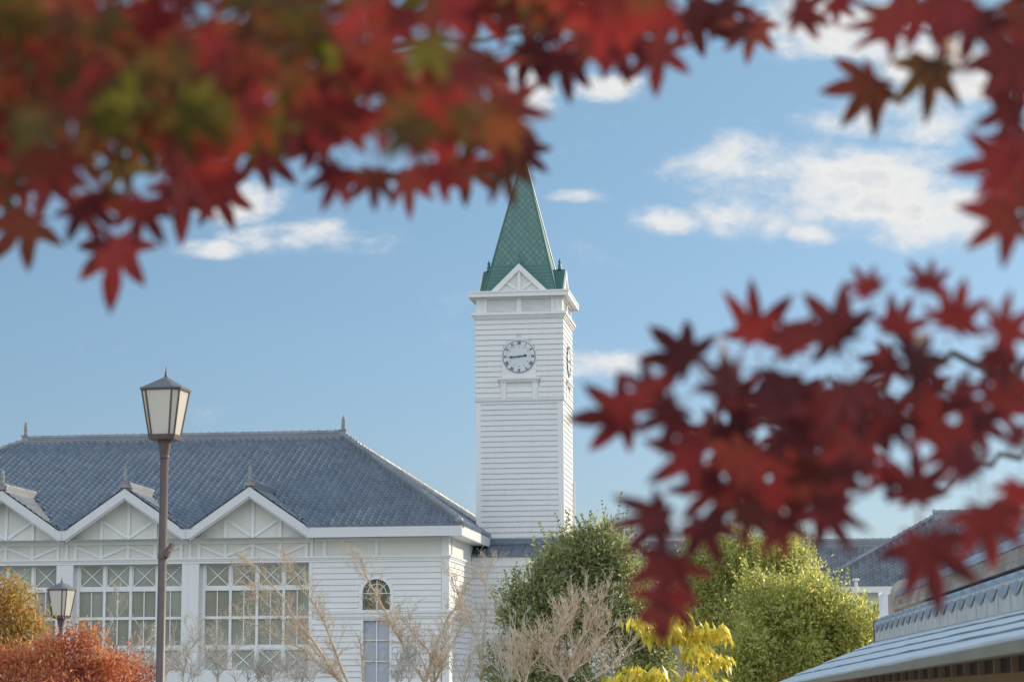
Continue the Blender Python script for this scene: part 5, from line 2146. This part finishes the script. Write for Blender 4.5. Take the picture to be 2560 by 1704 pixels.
EDGE_R = [(2010, 190, 118, 215), (2140, 150, 112, 185), (2060, 50, 118, 280), (2250, 30, 118, 200), (2330, 120, 115, 210), (2335, 255, 98, 255), (2315, 375, 112, 268), (2325, 495, 112, 235), (2350, 440, 95, 250), (2130, 10, 100, 160), (2210, 0, 100, 210), (2350, 20, 110, 180),
          (2180, 90, 80, 160), (2370, 330, 90, 240),
          (1440, 955, 118, 262), (1580, 830, 112, 318), (1742, 770, 112, 2), (1935, 770, 122, 322), (2003, 668, 62, 330), (2135, 660, 66, 10), (2195, 745, 98, 20), (2300, 765, 88, 60), (1680, 890, 112, 300), (1800, 870, 105, 200), (1960, 890, 118, 170), (2095, 830, 118, 80), (2120, 960, 118, 110),
          (1605, 1045, 112, 285), (1715, 1040, 118, 200), (1850, 1075, 118, 190), (1985, 1020, 112, 255), (1655, 1115, 112, 220), (1780, 1130, 108, 175), (1900, 1165, 112, 160), (1800, 1195, 84, 175), (1525, 1200, 118, 270), (1545, 1290, 118, 200), (1535, 1370, 98, 185), (2110, 1140, 98, 0), (2130, 1250, 132, 168),
          (2270, 1180, 112, 172), (2230, 1085, 88, 330), (2345, 1125, 88, 190), (1550, 940, 98, 230), (1500, 900, 84, 300), (1870, 960, 90, 100), (2040, 960, 98, 140), (2200, 900, 84, 120), (2290, 810, 84, 150), (1620, 1200, 100, 160), (1720, 1170, 80, 190), (2050, 1090, 70, 230), (2330, 1000, 60, 100), (1760, 960, 90, 30), (1930, 1090, 80, 120), (1520, 1400, 60, 190), (2235, 965, 100, 120), (2290, 930, 88, 60), (2200, 1020, 84, 200), (2345, 890, 92, 250), (2060, 760, 84, 30), (1830, 800, 84, 340)]
for (x, y, R, a) in EDGE_R:
    right_specs.append((x * K, y * K, R * K * 1.22, a, lr3.uniform(1.5, 1.8), .25))
POLY_R = [(1560, 900), (1700, 850), (1900, 800), (2080, 800), (2160, 930), (2050, 1020), (1930, 1100), (1800, 1150), (1640, 1150), (1570, 1050)]
POLY_R2 = [(2060, -140), (2480, -140), (2480, 520), (2350, 480), (2350, 150), (2230, 30), (2080, 20)]
cnt = 0
while cnt < 26:
    x, y = lr3.uniform(1500, 2200), lr3.uniform(780, 1200)
    if inside(POLY_R, x, y):
        cnt += 1
        right_specs.append((x * K, y * K, lr3.uniform(75, 105) * K, lr3.uniform(100, 280), lr3.uniform(1.9, 2.4), .5))
cnt = 0
while cnt < 60:
    x, y = lr3.uniform(2060, 2700), lr3.uniform(-140, 1300)
    if inside(POLY_R2, x, y) or x > 2440:
        cnt += 1
        right_specs.append((x * K, y * K, lr3.uniform(85, 110) * K, lr3.uniform(140, 280), lr3.uniform(2.0, 2.7), .4))


for _ in range(230):
    x = lr3.uniform(2480, 3800)
    y = 560 + lr3.gauss(0, 420)
    if y < 1500:
        right_specs.append((x * K, y * K, lr3.uniform(80, 110) * K, lr3.uniform(120, 260), lr3.uniform(2.2, 2.95), .5))
for _ in range(170):
    left_specs.append((lr3.uniform(-1500, -90) * K, lr3.gauss(150, 330) * K, lr3.uniform(80, 115) * K, lr3.uniform(110, 250), lr3.uniform(2.1, 2.95), .5))


def maple_tree(label, tx, ty, specs, mat, seed, boughs, n_edge):
    off = Vector((tx, ty, 0))
    root = empty('maple_tree', off, label, 'tree')
    tr = MB()
    top = max(at(s[0], s[1], s[4]).z for s in specs) + .3
    tr.tube([(0, 0, 0), (.03, -.02, 1.2), (-.02, .03, 2.4), (.0, .0, top * .85), (.03, .0, top + .4)], [.10, .085, .075, .055, .02], 10)
    tr.build('trunk', M_BARK, root)
    for poly in boughs:
        m = MB()
        pts = [Vector((0, 0, poly[0]))] + [at(px * K, py * K, Y) - off for (px, py, Y) in poly[1]]
        br = random.Random(seed + len(pts))
        fine = []
        for i in range(len(pts) - 1):
            for k in range(5):
                fine.append(pts[i].lerp(pts[i + 1], k / 5) + Vector((br.gauss(0, .006), br.gauss(0, .012), br.gauss(0, .010))))
        pts = fine + [pts[-1]]
        n = len(pts)
        m.tube(pts, [.006 * (1 - .85 * i / (n - 1)) + .001 for i in range(n)], 6)
        m.build('bough', M_BARK, root)
    maple_crown('crown', specs[n_edge:], off, mat, root, seed)
    maple_crown('outer_leaves', specs[:n_edge], off, M_MAPLE2, root, seed + 1)  # on the left tree this darker palette paints the rim leaves' backlit shade
    return root


maple_tree('red and green maple branch hanging blurred across the upper left of view', -1.5, 2.9, left_specs, M_MAPLE, 51,
           [(3.9, [(-200, -60, 2.8), (300, 60, 2.7), (900, 120, 2.75), (1400, 10, 2.8)]), (3.75, [(-200, 200, 2.8), (250, 260, 2.7), (700, 240, 2.75), (1080, 280, 2.7)])], len(EDGE_L))
maple_tree('dark red maple spray hanging blurred in from the right edge', 1.55, 2.9, right_specs, M_MAPLE2, 52,
           [(3.35, [(2500, 830, 2.6), (2200, 850, 2.55), (1900, 930, 2.5), (1650, 1000, 2.5)]), (3.75, [(2550, 60, 2.6), (2300, 60, 2.6), (2100, 60, 2.6)]), (3.2, [(2500, 1050, 2.6), (2300, 1060, 2.6), (2150, 1120, 2.6)])], len(EDGE_R))
